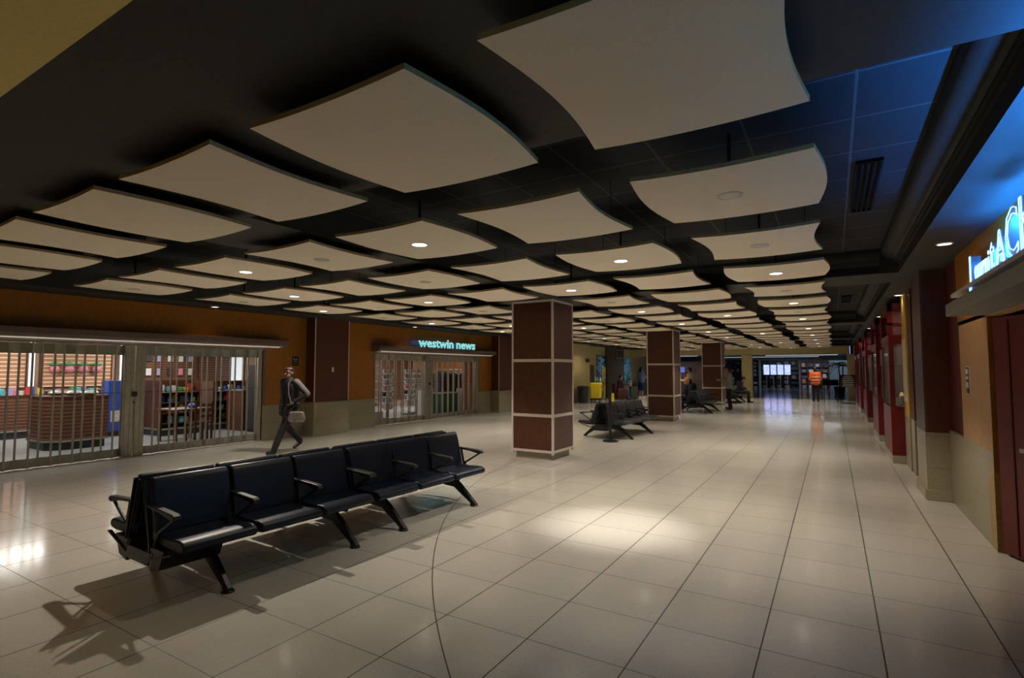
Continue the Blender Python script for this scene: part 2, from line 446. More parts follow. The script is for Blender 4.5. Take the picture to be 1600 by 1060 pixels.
# thin pier, gold panel and poster behind the pillar
t = thing('thin_pier', 'thin brown pier with stone foot just beyond the right wall pillar', 'pillar', (1.06, 10.3, 0))
MB().box(0, XR-1.06, 0, .4, .84, ZS-.003).build('brown_panel', M_wood, t); MB().box(-.004, XR-1.06, -.004, .404, 0, .84).build('stone_base', M_stone, t)
t = thing('poster_panel', 'gold wall panel with a tall cream poster before the nearest red bay', 'poster', (1.04, 10.72, 0))
MB().box(0, XR-1.04, 0, .68, .86, ZS-.003).build('gold_panel', mat('gold_laminate', (.52, .30, .06), .5, noise=.15), t)
MB().box(-.008, 0, .08, .62, 1.1, 2.15).build('poster', mat('poster_cream', (.66, .55, .40), .6, noise=.08), t)
MB().box(0, XR-1.04, -.0, .68, 0, .86).build('stone_base', M_stone, t)

def red_bay(y0, y1, x0, lab, top=2.8):
    t = thing('storefront_bay', lab, 'shop front', (x0, y0, 0), group='red storefront bays on the right wall'); W = XR+.02-x0; L = y1-y0
    MB().box(.0, W, 0, L, 0, .14).build('stone_plinth', M_stone, t)
    m = MB(); z0, z1 = .98, 2.08; fr = .07
    m.box(0, W, 0, L, .14, z0)
    m.box(0, fr, 0, fr, z0, z1); m.box(W-fr, W, 0, fr, z0, z1); m.box(0, fr, L-fr, L, z0, z1); m.box(W-fr, W, L-fr, L, z0, z1)
    m.box(0, W, 0, L, z1, z1+.16); m.box(0, fr, 0, fr, z1+.16, top); m.box(W-fr, W, 0, fr, z1+.16, top); m.box(0, fr, L-fr, L, z1+.16, top); m.box(W-fr, W, L-fr, L, z1+.16, top)
    m.box(0, W, 0, L, top-.14, top); m.box(0, W, 0, .04, 2.41, 2.45)
    m.build('red_frame', M_red, t)
    m = MB(); m.box(.1, W-.1, -.012, 0, .28, .86); m.build('raised_panel', M_red, t, bevel=.008)
    g = MB(); g.box(fr, W-fr, .02, .028, z0, z1); g.box(.02, .028, fr, L-fr, z0, z1); g.build('window_pane', M_glass, t)
    g = MB(); g.box(fr, W-fr, .02, .028, z1+.16, 2.41); g.box(fr, W-fr, .02, .028, 2.45, top-.14); g.build('transom_pane', mat('smoky_pane', (.22, .10, .12), .15), t)
    MB().box(.06, W-.02, .25, L-.1, z0, z0+.02).build('display_shelf', M_wood, t)
    MB().box(.08, W-.04, L*.6, L-.08, z0+.02, z0+.75).build('display_back', M_wood, t)
    return t
red_bay(11.45, 13.0, .85, 'nearest red storefront bay on the right, with a glazed display window')
red_bay(14.8, 16.6, .86, 'second red storefront bay from the front on the right')
red_bay(20.0, 22.0, .88, 'third red storefront bay along the right wall')
red_bay(24.2, 26.5, .88, 'fourth red storefront bay along the right wall')
red_bay(28.0, 29.6, .88, 'farthest red storefront bay, near the menu board')
# display goods in the nearest bays; glowing amber shapes are added to imitate reflections
for i, (y, lab) in enumerate(((12.3, 'small glowing amber shape added as a reflection in the nearest red bay window'), (15.6, 'small glowing amber shape added as a reflection in the second red bay window'))):
    o = MB().lathe([(.03, 0), (.035, .02), (.012, .05), (.012, .16), (.06, .18), (.035, .28), (.0, .29)], n=12).build('amber_glint', mat('amber_glow', (.8, .5, .15), .3, emit=(1, .6, .2), estr=.5), smooth=True, loc=(1.06, y-.3, 1.001))
    o.scale = (.6, .6, .75); tag(o, lab, 'lamp')
for i in range(9):
    o = MB().box(-.03, .03, -.04, .04, 0, random.uniform(.08, .22)).build('display_box', mat('display_goods%d' % (i % 3), [(.3, .28, .25), (.15, .12, .1), (.25, .2, .12)][i % 3], .5), loc=(.97+.09*(i % 3), 11.8+.12*(i//3), 1.0))
    tag(o, 'small dark boxed item standing in the nearest red bay window', 'box', 'boxed items in the nearest red bay')

# red folding door near right edge
t = thing('red_door', 'tall red door leaf with steel pull handle at the right edge', 'door', (XR+.05, 6.36, 0), rz=math.atan2(-.34, .14))
MB().box(0, .9, -.025, .025, .02, 2.1).build('door_leaf', M_red, t, bevel=.006)
MB().box(.17, .185, -.032, -.02, .04, 2.06).build('edge_seam', M_redd, t)
m = MB(); m.box(.27, .50, -.05, -.035, .93, .965); m.box(.28, .30, -.05, -.02, .94, .955); m.box(.47, .49, -.05, -.02, .94, .955)
m.build('pull_handle', M_alu, t)
struct('trim_%d' % tn, MB().box(XR+.06, XR+.12, 6.30, 6.40, 0, 2.0), M_redd); tn += 1

# small wall plaque on the tan panel
t = thing('wall_plaque', 'small dark plaque with pale rows on the tan panel at right', 'plaque', (XR, 7.25, 1.52))
MB().box(-.012, 0, -.075, .075, -.15, .15).build('backing', M_trim, t)
m = MB(); m.box(-.016, -.012, -.06, .06, -.135, .135); m.build('face', M_plaque, t)
m = MB()
for z, h in ((.08, .035), (.02, .02), (-.06, .04)): m.box(-.019, -.016, -.05, .05, z-h/2, z+h)
m.build('text_rows', M_ink, t)

# ---- sign ledge at right and its glowing letters
t = thing('sign_ledge', 'grey two step ledge over the right shop opening', 'ledge', (0, 0, 0))
MB().prism([(.92, 2.125), (.92, 2.235), (XR-.001, 2.235), (XR-.001, 2.125)], -3, 6.35, 'y').build('fascia', M_grey, t, bevel=.004)
MB().prism([(1.0, 2.325), (1.0, 2.358), (XR-.001, 2.358), (XR-.001, 2.325)], -3, 6.6, 'y').build('letter_shelf', M_trim, t, bevel=.004)
MB().box(1.10, XR-.002, -3, 6.3, 2.235, 2.325).build('web', M_grey, t)
M_letter = mat('letter_face_blue', (.10, .18, .28), .4, emit=(.08, .2, .5), estr=.35)
M_neon = mat("neon_tube", (.7, .9, 1), .4, emit=(.4, .65, 1), estr=1.6)
sg = thing('illuminated_sign', 'blue white neon letters standing on the grey ledge over the right shop', 'sign', (1.06, 5.86, 2.362))
words = [('J', .24, 0, .17), ('o', .18, .19, .1), ('u', .18, .31, .1), ('r', .18, .43, .08), ('n', .18, .52, .1), ('i', .18, .63, .06), ('t', .26, .70, .1), ('A', .26, .86, .2), ('C', .34, 1.1, .26), ('h', .36, 1.42, .2), ('i', .34, 1.66, .1), ('n', .34, 1.8, .2), ('a', .34, 2.08, .2)]
for ch, hgt, off, wd in words:
    L = text_mesh(ch, hgt*1.36, .03, 'letter', M_letter, sg, axes((0, -off, .0 if ch != 'J' else .0), (0, -1, 0), (0, 0, 1)), xs=.95)
    # neon outline: thin tube along the outline of the letter, in front of its face
    c = bpy.data.curves.new('neon', 'FONT'); c.body = ch; c.size = hgt*1.36; c.fill_mode = 'NONE'; c.bevel_depth = .0038; c.resolution_u = 2
    tt = bpy.data.objects.new('neon', c); COL.objects.link(tt)
    me = bpy.data.meshes.new_from_object(tt.evaluated_get(bpy.context.evaluated_depsgraph_get())); bpy.data.objects.remove(tt)
    me.transform(axes((-.04, -off, 0), (0, -1, 0), (0, 0, 1)) @ Matrix.Diagonal((.95, 1, 1, 1))); me.materials.clear(); me.materials.append(M_neon)
    no = bpy.data.objects.new('neon_tube', me); COL.objects.link(no); no.parent = L
MB().tube([(.09, .1, .03), (.09, -5.5, .03)], .008, 6).build('neon_backlight', mat('neon_back', (.3, .5, 1), .4, emit=(.05, .28, 1), estr=2), sg)
bl = area('sign_glow', (1.08, 2.9, 2.385), (PI, 0, 0), .10, 5.6, 460, (.02, .24, 1)); bl.data.spread = math.radians(145); bl.rotation_euler = (PI, math.radians(12), 0)

# ================================================================== CEILING PANELS
def ord_(n): return ['', 'first', 'second', 'third', 'fourth', 'fifth', 'sixth', 'seventh', 'eighth', 'ninth', 'tenth', 'eleventh', 'twelfth', 'thirteenth', 'fourteenth', 'fifteenth', 'sixteenth', 'seventeenth', 'eighteenth', 'nineteenth'][n]
CW, CH, CT, CZ = 1.0, 1.10, .026, 2.8
def cloud_mesh(barrel):
    n = 14; m = MB(); a = .056*(1 if barrel else -1)
    def P(i, j, top):
        s = i/n; t = j/n
        e = a*math.sin(PI*t); x = -CW/2-e+(CW+2*e)*s; y = -CH/2+CH*t
        z = -.016*(1-(2*s-1)**2)+(CT if top else 0); return (x, y, z)
    vs = [P(i, j, tp) for tp in (0, 1) for i in range(n+1) for j in range(n+1)]; N = (n+1)**2; fs = []; mi = []
    for i in range(n):
        for j in range(n):
            a0 = i*(n+1)+j; q = (a0, a0+1, a0+n+2, a0+n+1); fs.append(q); mi.append(0); fs.append(tuple(k+N for k in q[::-1])); mi.append(0)
    edge = [(i, 0) for i in range(n)]+[(n, j) for j in range(n)]+[(i, n) for i in range(n, 0, -1)]+[(0, j) for j in range(n, 0, -1)]
    for k in range(len(edge)):
        i, j = edge[k]; i2, j2 = edge[(k+1) % len(edge)]; p = i*(n+1)+j; q = i2*(n+1)+j2
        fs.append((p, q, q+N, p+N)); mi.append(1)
    m.v = vs; m.f = fs; m.mi = mi
    return m
protos = {}
def cloud_proto(barrel, lamp, hang):
    k = (barrel, lamp, hang)
    if k in protos: return protos[k], False
    e = bpy.data.objects.new('acoustic_panel', None); COL.objects.link(e)
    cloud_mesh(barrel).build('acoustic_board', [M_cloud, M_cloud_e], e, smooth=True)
    h = (ZT if hang else ZS)-CZ-.002
    for sx, sy in ((-.36, .42), (.36, .42)):
        MB().tube([(sx, sy, CT-.024), (sx, sy, h)], .0035, 6).build('suspension_rod', M_black, e)
    if lamp:
        r = .068; zc = -.016
        d = MB().lathe([(r+.014, 0), (r+.014, -.006), (r, -.008), (r, 0)], n=24).build('lamp_trim', M_white if lamp != 'off' else M_lens_off, e, loc=(0, 0, zc+.002))
        MB().lathe([(r, 0), (r*.96, -.006)], n=24).build('lens', M_lens if lamp == 'on' else M_lens_off, d, loc=(0, 0, -.0015))
        MB().tube([(0, 0, 0), (0, 0, h)], .013, 8).build('lamp_stem', M_black, e)
    elif False: pass
    protos[k] = e
    return e, True
def lamp_state(c, r):
    if r % 2 == 1:
        if c % 2 == 0 and c < 7: return 'off' if (c, r) in ((0, 1), (6, 1)) or (c, r) in ((4, 9), (2, 13)) else 'on'
        return 'off' if (c, r) == (3, 1) else None
    if r % 4 == 2:
        if c in (1, 5): return 'on'
        if c in (0, 3, 6): return 'off'
        return None
    if r % 4 == 0 and r > 0 and c % 2 == 0: return 'off'
    return None
for r in range(0, 19):
    for c in range(0, 7):
        x = -.552-1.345*c; y = 2.05+1.667*r
        if c == 3 and r in (4, 9, 14): continue
        hang = any(a < y-.55 and y+.55 < b for a, b in bays) and any(p < x-.5 and x+.5 < q for p, q in xb)
        barrel = (c+r) % 2 == 1; st = lamp_state(c, r)
        pr, new = cloud_proto(barrel, st, hang)
        o = pr if new else dup(pr)
        o.location = (x, y, CZ)
        shape = 'barrel-sided' if barrel else 'pinch-sided'
        lt = {'on': 'with lit downlight', 'off': 'with unlit disc', None: 'without lamp'}[st]
        cp = 'rightmost' if c == 0 else 'leftmost' if c == 6 else ord_(c+1)+' from right'
        o['label'] = 'cream %s ceiling panel %s, %s, %s row from the front' % (shape, lt, cp, ord_(r+1)); o['category'] = 'ceiling panel'
        o['group'] = 'curved acoustic ceiling panels'
        if st == 'on':
            far = 1.0 if r < 8 else .8
            ang, pw = (112, POOL)
            if (c, r) == (1, 2): spot('downlight_lamp', (x-.1, y, CZ-.06), POOL*2.2, angle=40, blend=1.0, color=(1, .95, .88))
            if (c, r) == (2, 1): pw = POOL*.18
            if (c, r) == (4, 1): pw = POOL*1.75
            if (c, r) == (5, 2): pw = POOL*.45
            spot('downlight_lamp', (x, y, CZ-.055), pw*far, angle=126 if (c, r) == (4, 1) else 100, blend=.45, size=.03)
# warm lamps of the entry area behind the viewer
for x, y, p in ((.2, -1.2, 22), (-3.2, -1.6, 40), (-6.5, -1.4, 34)):
    spot('downlight_lamp', (x, y, ZS-.04), p, color=(1, .60, .22), angle=150, blend=.8)

# recessed downlights in the flat soffits
def rdl(x, y, lab, power, col=(1, .84, .62), ang=120):
    t = thing('recessed_downlight', lab, 'downlight', (x, y, ZS), group='recessed soffit downlights')
    MB().lathe([(.075, 0), (.075, -.008), (.06, -.010), (.06, 0)], n=20).build('trim_ring', M_white, t)
    MB().lathe([(.06, 0), (.058, -.006)], n=20).build('lens', M_lens_s, t)
    spot('downlight_lamp', (x, y, ZS-.03), power, col, ang, .7, .05)
rdl(1.0, 6.78, 'nearest recessed downlight in the right soffit beside the glowing sign', 20, (1, .76, .45))
rdl(1.0, 11.1, 'second recessed downlight in the right soffit above the nearest red bay', 7)
rdl(1.0, 15.4, 'third recessed downlight along the right soffit', 8)
rdl(1.0, 19.6, 'fourth recessed downlight along the right soffit', 8)
rdl(1.0, 24.0, 'farthest recessed downlight along the right soffit', 8)
rdl(-10.75, 6.1, 'recessed downlight in the left soffit above the near shop gate', 4, (1, .62, .3))
rdl(-10.7, 12.1, 'recessed downlight in the left soffit above the far shop gate', 6, (1, .62, .3))
rdl(-10.7, 20.0, 'recessed downlight in the left soffit beyond the second pilaster', 8, (1, .75, .45))
spot('downlight_lamp', (1.02, 2.3, ZS-.02), 16, (1, .62, .22), 96, .7, .05)
spot('downlight_lamp', (-9.8, 24.2, ZS-.03), 34, (1, .85, .6), 140, .7, .05)
spot('downlight_lamp', (-9.6, 31.5, ZS-.03), 34, (1, .85, .6), 140, .7, .05)

# air vents in the tile ceiling
def vent(x0, x1, y0, y1, lab):
    t = thing('air_vent', lab, 'vent', ((x0+x1)/2, y0, ZT)); w2 = (x1-x0)/2; L = y1-y0
    m = MB()
    for k in range(5):
        x = -w2+(x1-x0)*k/4; m.box(x-.008, x+.008, 0, L, -.025, -.001)
    m.box(-w2, w2, 0, .012, -.025, -.001); m.box(-w2, w2, L-.012, L, -.025, -.001)
    m.build('slats', mat('vent_black', (.008, .008, .008), .8, spec=.1), t); MB().box(-w2, w2, 0, L, -.004, -.001).build('dark_throat', MATS['vent_black'], t)
vent(.20, .36, 4.70, 6.15, 'long black slotted air vent in the nearest ceiling coffer')
vent(.22, .38, 13.2, 14.4, 'long black slotted air vent in the second ceiling coffer')

# ================================================================== SEATING
def bench(n, pitch, lab, loc, rz=0, vinyl=None, legs=None, group=None, armed=True):
    vinyl = vinyl or M_navy
    t = thing('airport_bench', lab, 'bench', loc, rz, group)
    L = n*pitch; ys = [i*pitch for i in range(n+1)]
    legs = legs or (.40, L-.18)
    MB().box(-.06, .06, .03, L-.03, .27, .33).build('cross_beam', M_black, t, bevel=.008)
    for ly in legs:
        m = MB()
        for s in (-1, 1):
            pts = [(s*.10, ly, .30), (s*.30, ly, .235), (s*.60, ly, .03)]
            m.prism([(s*.05, .32), (s*.30, .30), (s*.40, .235), (s*.635, .03), (s*.635, .0), (s*.555, .0), (s*.555, .03), (s*.30, .19), (s*.05, .21)], ly-.022, ly+.022, 'y')
        m.build('leg_frame', M_black, t, bevel=.006)
        for s in (-1, 1):
            MB().lathe([(.048, 0), (.048, .008), (.03, .02), (.018, .03)], c=(s*.60, ly, 0), n=14).build('foot_pad', M_black, t, smooth=True)
    seat = [(.13, .375), (.13, .445), (.22, .44), (.36, .425), (.48, .432), (.545, .432), (.585, .418), (.603, .395), (.60, .37), (.575, .352), (.50, .345), (.35, .35)]
    back = [(.235, .435), (.215, .53), (.19, .63), (.165, .73), (.145, .79), (.13, .818), (.108, .83), (.085, .823), (.07, .80), (.08, .74), (.115, .62), (.145, .50), (.165, .43)]
    for s in (-1, 1):
        for i in range(n):
            y0, y1 = ys[i]+.020, ys[i+1]-.020
            m = MB().prism([(s*a, b) for a, b in seat], y0, y1, 'y'); o = m.build('seat', vinyl, t, bevel=.016, seg=3, smooth=True)
            m = MB().prism([(s*a, b) for a, b in back], y0-.006, y1+.006, 'y'); o = m.build('backrest', vinyl, t, bevel=.016, seg=3, smooth=True)
            MB().prism([(s*.10, .345), (s*.52, .343), (s*.42, .325), (s*.06, .325)], y0+.05, y1-.05, 'y').build('seat_pan', M_black, t)
        for i in range(n+1):
            y = ys[i]+(.004 if i == 0 else -.004 if i == n else 0)
            m = MB()
            m.prism([(s*.13, .640), (s*.35, .630), (s*.515, .620), (s*.54, .607), (s*.54, .583), (s*.50, .575), (s*.35, .603), (s*.13, .620)], y-.026, y+.026, 'y')
            m.bar((s*.505, y, .585), (s*.27, y, .45), .020, .022); m.bar((s*.20, y, .625), (s*.255, y, .40), .020, .026)
            m.bar((s*.28, y, .46), (s*.20, y, .33), .02, .03)
            m.build('armrest', M_blackp, t, bevel=.006)
    for y in (ys[0]-.010, ys[-1]+.010):
        m = MB()
        for s in (-1, 1):
            m.bar((s*.085, y, .81), (s*.20, y, .34), .012, .030, up=(0, 1, 0)); m.bar((s*.03, y, .80), (s*.20, y, .25), .010, .014, up=(0, 1, 0))
            m.bar((s*.20, y, .25), (s*.52, y, .345), .012, .028, up=(0, 1, 0))
        m.prism([(-.24, .30), (-.16, .20), (.16, .20), (.24, .30)], y-.006, y+.006, 'y')
        m.build('end_frame', M_black, t, bevel=.002)
    return t
BR = -.042
b0 = bench(3, .585, 'navy padded three-seat double bench nearest the viewer', (-4.46, 2.03, 0), BR, legs=(.34, 1.51), group='navy padded double benches')
dup(b0, (-4.46+1.785*math.sin(-BR), 2.03+1.785*math.cos(BR), 0), label='navy padded three-seat double bench behind the nearest one, towards the column')
for sd in (-1, 1):
    MB().prism([(sd*.14, .345), (sd*.40, .345), (sd*.33, .20), (sd*.20, .17)], -.012, .42, 'y').build('under_seat_box', M_black, b0, bevel=.005)
b2 = bench(4, .58, 'charcoal four-seat double bench between the first two columns', (-4.68, 11.78, 0), rz=-.05, vinyl=M_cham, legs=(.40, 1.75))
dup(b2, (-4.50, 20.45, 0), 0, label='charcoal double bench beside the second column, where the capped person sits')
dup(b2, (-4.45, 27.4, 0), 0, label='farthest charcoal double bench, where the jacketed man sits')
# tag on the near bench end
tag(MB().box(-.006, .006, -.004, 0, 0, .075).build('bench_tag', mat('tag_orange', (.8, .35, .15), .5), loc=(-4.46+.205, 2.012, .22)), 'tiny orange tag on the end frame of the nearest navy bench', 'tag')

t = thing('stanchion_post', 'black stanchion post with round base in front of the charcoal bench', 'stanchion', (-4.36, 11.55, 0))
MB().lathe([(.18, 0), (.18, .015), (.15, .03), (.04, .045), (.035, .06)], n=24).build('base', M_black, t, smooth=True)
MB().tube([(0, 0, .05), (0, 0, 1.12)], .032, 14).build('post', M_black, t, smooth=True)
MB().lathe([(.045, .0), (.048, .02), (.048, .14), (.04, .16)], c=(0, 0, 1.12), n=16).build('belt_head', M_blackp, t, smooth=True)

# ================================================================== SHOP GATES
def gate(y0, y1, posts, lab, wide=.30):
    t = thing('folding_gate', lab, 'gate', (XL-.02, y0, 0)); H = 2.06
    pr0, pr1 = posts
    segs = [(0, pr0-y0), (pr1-y0, y1-y0)]
    amp = .035
    for a, b in segs:
        n = max(4, int((b-a)/.146)); st = (b-a)/n
        P = [((amp if i % 2 else -amp)-.02, a+st*i) for i in range(n+1)]
        tr, br, mr = MB(), MB(), MB()
        for i in range(n):
            (xa, ya), (xc, yc) = P[i], P[i+1]
            tr.bar((xa, ya, H-.085), (xc, yc, H-.085), .012, .17); br.bar((xa, ya, .10), (xc, yc, .10), .012, .15)
            mr.tube([(xa, ya, 1.20), (xc, yc, 1.20)], .006, 6)
        tr.build('top_rail', M_alu, t); br.build('bottom_rail', M_alu, t); mr.build('middle_rod', M_black, t)
        for i, (xa, ya) in enumerate(P):
            MB().box(xa-.012, xa+.012, ya-.013, ya+.013, .02, H+.01).build('upright_bar', M_alu, t)
    m = MB(); w = (pr1-pr0)
    m.box(-.05, .015, pr0-y0, pr0-y0+w*.47, .015, H+.01); m.box(-.05, .015, pr0-y0+w*.53, pr1-y0, .015, H+.01)
    for k in range(4): m.box(.015, .022, pr0-y0+w*(.06+.24*k), pr0-y0+w*(.10+.24*k), .02, H)
    p = m.build('lock_post', M_alu, t, bevel=.003)
    m = MB(); m.box(.022, .034, pr0-y0+w*.38, pr0-y0+w*.62, 1.12, 1.21); m.box(.022, .03, pr0-y0+w*.44, pr0-y0+w*.5, 1.0, 1.03); m.build('lock', M_blackp, p)
    MB().box(-.09, .05, 0, y1-y0, H+.01, H+.05).build('head_track', M_alu_d, t)
    MB().box(-.10, .10, 0, y1-y0, 0, .012).build('sill_track', M_trim, t)
    MB().box(-.06, .018, y1-y0-.1, y1-y0-.01, .015, H+.01).build('end_post', M_alu, t)
    return t
gate(G1[0]+.01, G1[1]-.01, (4.72, 5.08), 'long aluminium folding gate across the near shop on the left')
gate(G2[0]+.01, G2[1]-.01, (13.2, 13.6), 'aluminium folding gate of the far shop under the green lettered sign')
M_tube = mat('fluorescent', (1, 1, 1), .4, emit=(1, .96, .90), estr=2.4)
def canopy(y0, y1, lab):
    t = thing('shop_canopy', lab, 'canopy', (XL+.016, y0, 0)); L = y1-y0
    MB().prism([(0, 2.13), (0, 2.32), (.26, 2.32), (.31, 2.30), (.31, 2.20), (.26, 2.16), (.10, 2.13)], 0, L, 'y').build('canopy_body', M_canopy, t, bevel=.004)
    MB().prism([(.0, 2.115), (.0, 2.13), (.10, 2.13), (.26, 2.158), (.26, 2.145), (.10, 2.115)], .1, L-.15, 'y').build('pale_underside', M_trim, t)
    MB().box(.20, .235, .15, L-.2, 2.128, 2.15).build('glow_strip', mat('canopy_glow', (.8, .78, .72), .5, emit=(1, .9, .8), estr=.45), t)  # glowing strip added to brighten the pale underside
    return t
canopy(-.4, 7.95, 'long brown canopy ledge over the near shop gate')
canopy(10.85, 16.9, 'brown canopy ledge carrying the green lettered shop sign')
area('gate_light', (XL-.35, 4.2, 2.35), (0, math.radians(-18), 0), .3, 5.5, 8, (1, .93, .82))
area('gate_light', (XL-.35, 13.6, 2.35), (0, math.radians(-18), 0), .3, 4.5, 7, (1, .93, .82))

# green neon sign
M_gface = mat('sign_green', (.01, .12, .10), .4, emit=(.0, .22, .19), estr=1.0)
M_gedge = mat('sign_glow_edge', (.6, .9, 1), .4, emit=(.55, .92, 1), estr=1.6)
s2 = thing('shop_sign', 'glowing green and blue neon lettering reading westwin news over the far shop', 'sign', (XL+.20, 12.62, 2.32))
for word, off, wid in (('westwin', -.06, 1.74), ('news', 1.83, 1.12)):
    x = 0
    L = text_mesh(word, .40, .02, 'lettering', M_gface, s2, axes((.05, off, .015), (0, 1, 0), (0, 0, 1)), offset=.004)
    xs_ = wid/max(v.co.y-off for v in L.data.vertices)
    for v in L.data.vertices: v.co.y = off+(v.co.y-off)*xs_
    c = bpy.data.curves.new('n', 'FONT'); c.body = word; c.size = .40; c.fill_mode = 'NONE'; c.bevel_depth = .0045; c.resolution_u = 2
    tt = bpy.data.objects.new('n', c); COL.objects.link(tt)
    me = bpy.data.meshes.new_from_object(tt.evaluated_get(bpy.context.evaluated_depsgraph_get())); bpy.data.objects.remove(tt)
    me.transform(axes((.07, off, .015), (0, 1, 0), (0, 0, 1)) @ Matrix.Diagonal((xs_, 1, 1, 1))); me.materials.clear(); me.materials.append(M_gedge)
    no = bpy.data.objects.new('neon_outline', me); COL.objects.link(no); no.parent = L
MB().box(-.0, .012, .0, 2.75, .02, .035).build('mounting_bar', M_black, s2)
area('sign_glow', (XL+.12, 13.9, 2.47), (0, math.radians(-90), 0), .1, 2.6, 2.2, (.05, .12, 1)).rotation_euler = (0, math.radians(90), 0)

# wall plaque beside the near gate
t = thing('room_plaque', 'small square black plaque with pale text on the orange wall above the walking woman', 'plaque', (XL, 8.36, 1.83))
MB().box(0, .012, -.09, .09, -.11, .11).build('plate', M_plaque, t)
text_mesh('GATES', .045, .001, 'text', M_ink, t, axes((.014, -.07, .03), (0, 1, 0), (0, 0, 1)))
text_mesh('4-7', .045, .001, 'text', M_ink, t, axes((.014, -.04, -.025), (0, 1, 0), (0, 0, 1)))
text_mesh('Concourse', .028, .001, 'text', M_ink, t, axes((.014, -.07, -.07), (0, 1, 0), (0, 0, 1)))

# ================================================================== SHOP INTERIORS
M_slat = grid_mat('slatwall_warm', (.42, .22, .12), (.85, .62, .45), 0, .10, 0, 0, .012, axes=(1, 2), rough=.5, noise=.2)
M_slatd = grid_mat('slatwall_dark', (.11, .045, .025), (.30, .17, .11), 0, .075, 0, 0, .005, axes=(1, 2), rough=.45, noise=.3)
M_inner = mat('shop_wall', (.42, .27, .19), .6, noise=.1)
M_pan = mat('light_wood_panel', (.52, .30, .18), .5, noise=.25, nscale=10, stretch=(1, 4, .3))
M_oran = mat('orange_shop_panel', (.70, .26, .08), .5, noise=.12)
M_milk = mat('milky_panel', (.8, .85, .86), .5, emit=(.85, .95, 1), estr=.55)
M_goods = [mat('goods_%s' % n, c, .5, noise=.35, nscale=30) for n, c in (('red', (.55, .05, .05)), ('blue', (.04, .10, .5)), ('yellow', (.65, .5, .06)), ('white', (.65, .65, .62)), ('green', (.06, .35, .12)), ('pink', (.7, .25, .3)), ('black', (.03, .03, .03)), ('lilac', (.35, .3, .5)), ('teal', (.1, .45, .5)))]
m = MB(); m.box(-17.14, -17.0, -2, 21.1, 0, 2.55)
struct('wall_shop_back', m, M_inner)
struct('wall_shop_divider', MB().box(-17, -13.6, 10.25, 10.4, 0, 2.55), M_inner)
struct('wall_shop_front_pier', MB().box(-13.0, XL-.15, 9.3, 9.42, 0, 2.55), M_oran)
struct('wall_shop_end', MB().box(-17, XL-.15, 21.0, 21.1, 0, 2.55), M_oran)
struct('wall_shop_start', MB().box(-17, XL-.15, -2, -1.9, 0, 2.55), M_inner)
struct('ceiling_shops', MB().box(-17.1, XL-.15, -2, 21.1, 2.55, 2.6), mat('shop_ceiling', (.55, .50, .45), .8, noise=.05))
def lightbox(x, y, sx, sy, p, lab, col=(1, .95, .88)):
    t = thing('ceiling_light', lab, 'light', (x, y, 2.55), group='light panels on the shop ceilings')
    m = MB(); m.box(-sx/2, sx/2, -sy/2, sy/2, -.02, 0); m.build('frame', M_white, t)
    MB().box(-sx/2+.02, sx/2-.02, -sy/2+.02, sy/2-.02, -.024, -.02).build('diffuser', M_tube, t)
    area('shop_light', (x, y, 2.51), (0, 0, 0), sx, sy, p, col)
for x, y, p, d in ((-15.6, 4.2, 60, 'back left of the near shop'), (-15.6, 7.4, 60, 'back right of the near shop'), (-12.9, 3.2, 30, 'front left of the near shop'), (-12.9, 6.4, 30, 'front right of the near shop'),
                (-15.2, 12.4, 50, 'middle of the far shop, left'), (-15.2, 16.4, 60, 'middle of the far shop, right'), (-13.0, 19.3, 50, 'far right end of the far shop')):
    lightbox(x, y, .6, 1.8, p, 'flat rectangular ceiling light, '+d)

def wall_display(x, y, w, h, z, lab, m, name='slatwall_panel', d=.05):
    t = thing(name, lab, 'wall display', (x, y, z)); MB().box(0, d, 0, w, 0, h).build('board', m, t)
    MB().box(0, d+.02, -.03, 0, 0, h).build('side_trim', M_wood, t); MB().box(0, d+.02, w, w+.03, 0, h).build('side_trim', M_wood, t); return t
wall_display(-16.975, .6, 4.4, 1.15, 1.18, 'pale banded slatwall panel on the back wall of the near shop, far left', M_slat)
wall_display(-16.975, 5.3, 1.5, 1.15, 1.18, 'orange banded slatwall panel with pink hanging toys in the near shop', M_slat)
wall_display(-16.975, 7.6, 1.5, 1.5, .9, 'dark slatwall panel of framed goods in the near shop', M_slatd)
wall_display(-16.975, 9.15, 1.05, 1.7, .7, 'dark slatwall panel at the back right of the near shop', M_slatd)
for y0, w_, h_, z0, lab in ((5.05, .12, 1.15, 1.2, 'narrow upright lit panel between slatwalls'), (7.0, .42, 2.2, .15, 'white glowing cooler panel at the back of the near shop')):
    t = thing('glowing_wall_panel', lab, 'panel', (-16.98, y0, max(z0, 1.2) if y0 < 6 else z0)); MB().box(0, .08, 0, w_, 0, h_).build('glowing_face', M_milk, t); MB().box(0, .1, -.02, 0, 0, h_).build('frame', M_alu, t)
# long counter below the back slatwall with goods standing on it
def counter(x0, y0, lx, ly, h, lab, slat=M_slatd, chamf=0):
    t = thing('display_counter', lab, 'counter', (x0, y0, 0))
    if chamf:
        c = chamf; poly = [(0, 0), (lx-c, 0), (lx, c), (lx, ly), (0, ly)]
    else: poly = [(0, 0), (lx, 0), (lx, ly), (0, ly)]
    cx = lx/2; cy = ly/2
    def sc_(f): return [(cx+(u-cx)*f, cy+(v-cy)*f) for u, v in poly]
    MB().prism(sc_(.93), 0, .16, 'z').build('plinth', M_blackp, t)
    MB().prism(sc_(1.02), .16, .20, 'z').build('metal_band', M_alu, t)
    MB().prism(poly, .20, h-.03, 'z').build('slatted_body', slat, t)
    MB().prism(sc_(1.03), h-.03, h, 'z').build('counter_top', M_wood, t)
    return t
counter(-16.95, .5, .6, 6.3, 1.0, 'long low display counter under the pale slatwall of the near shop')
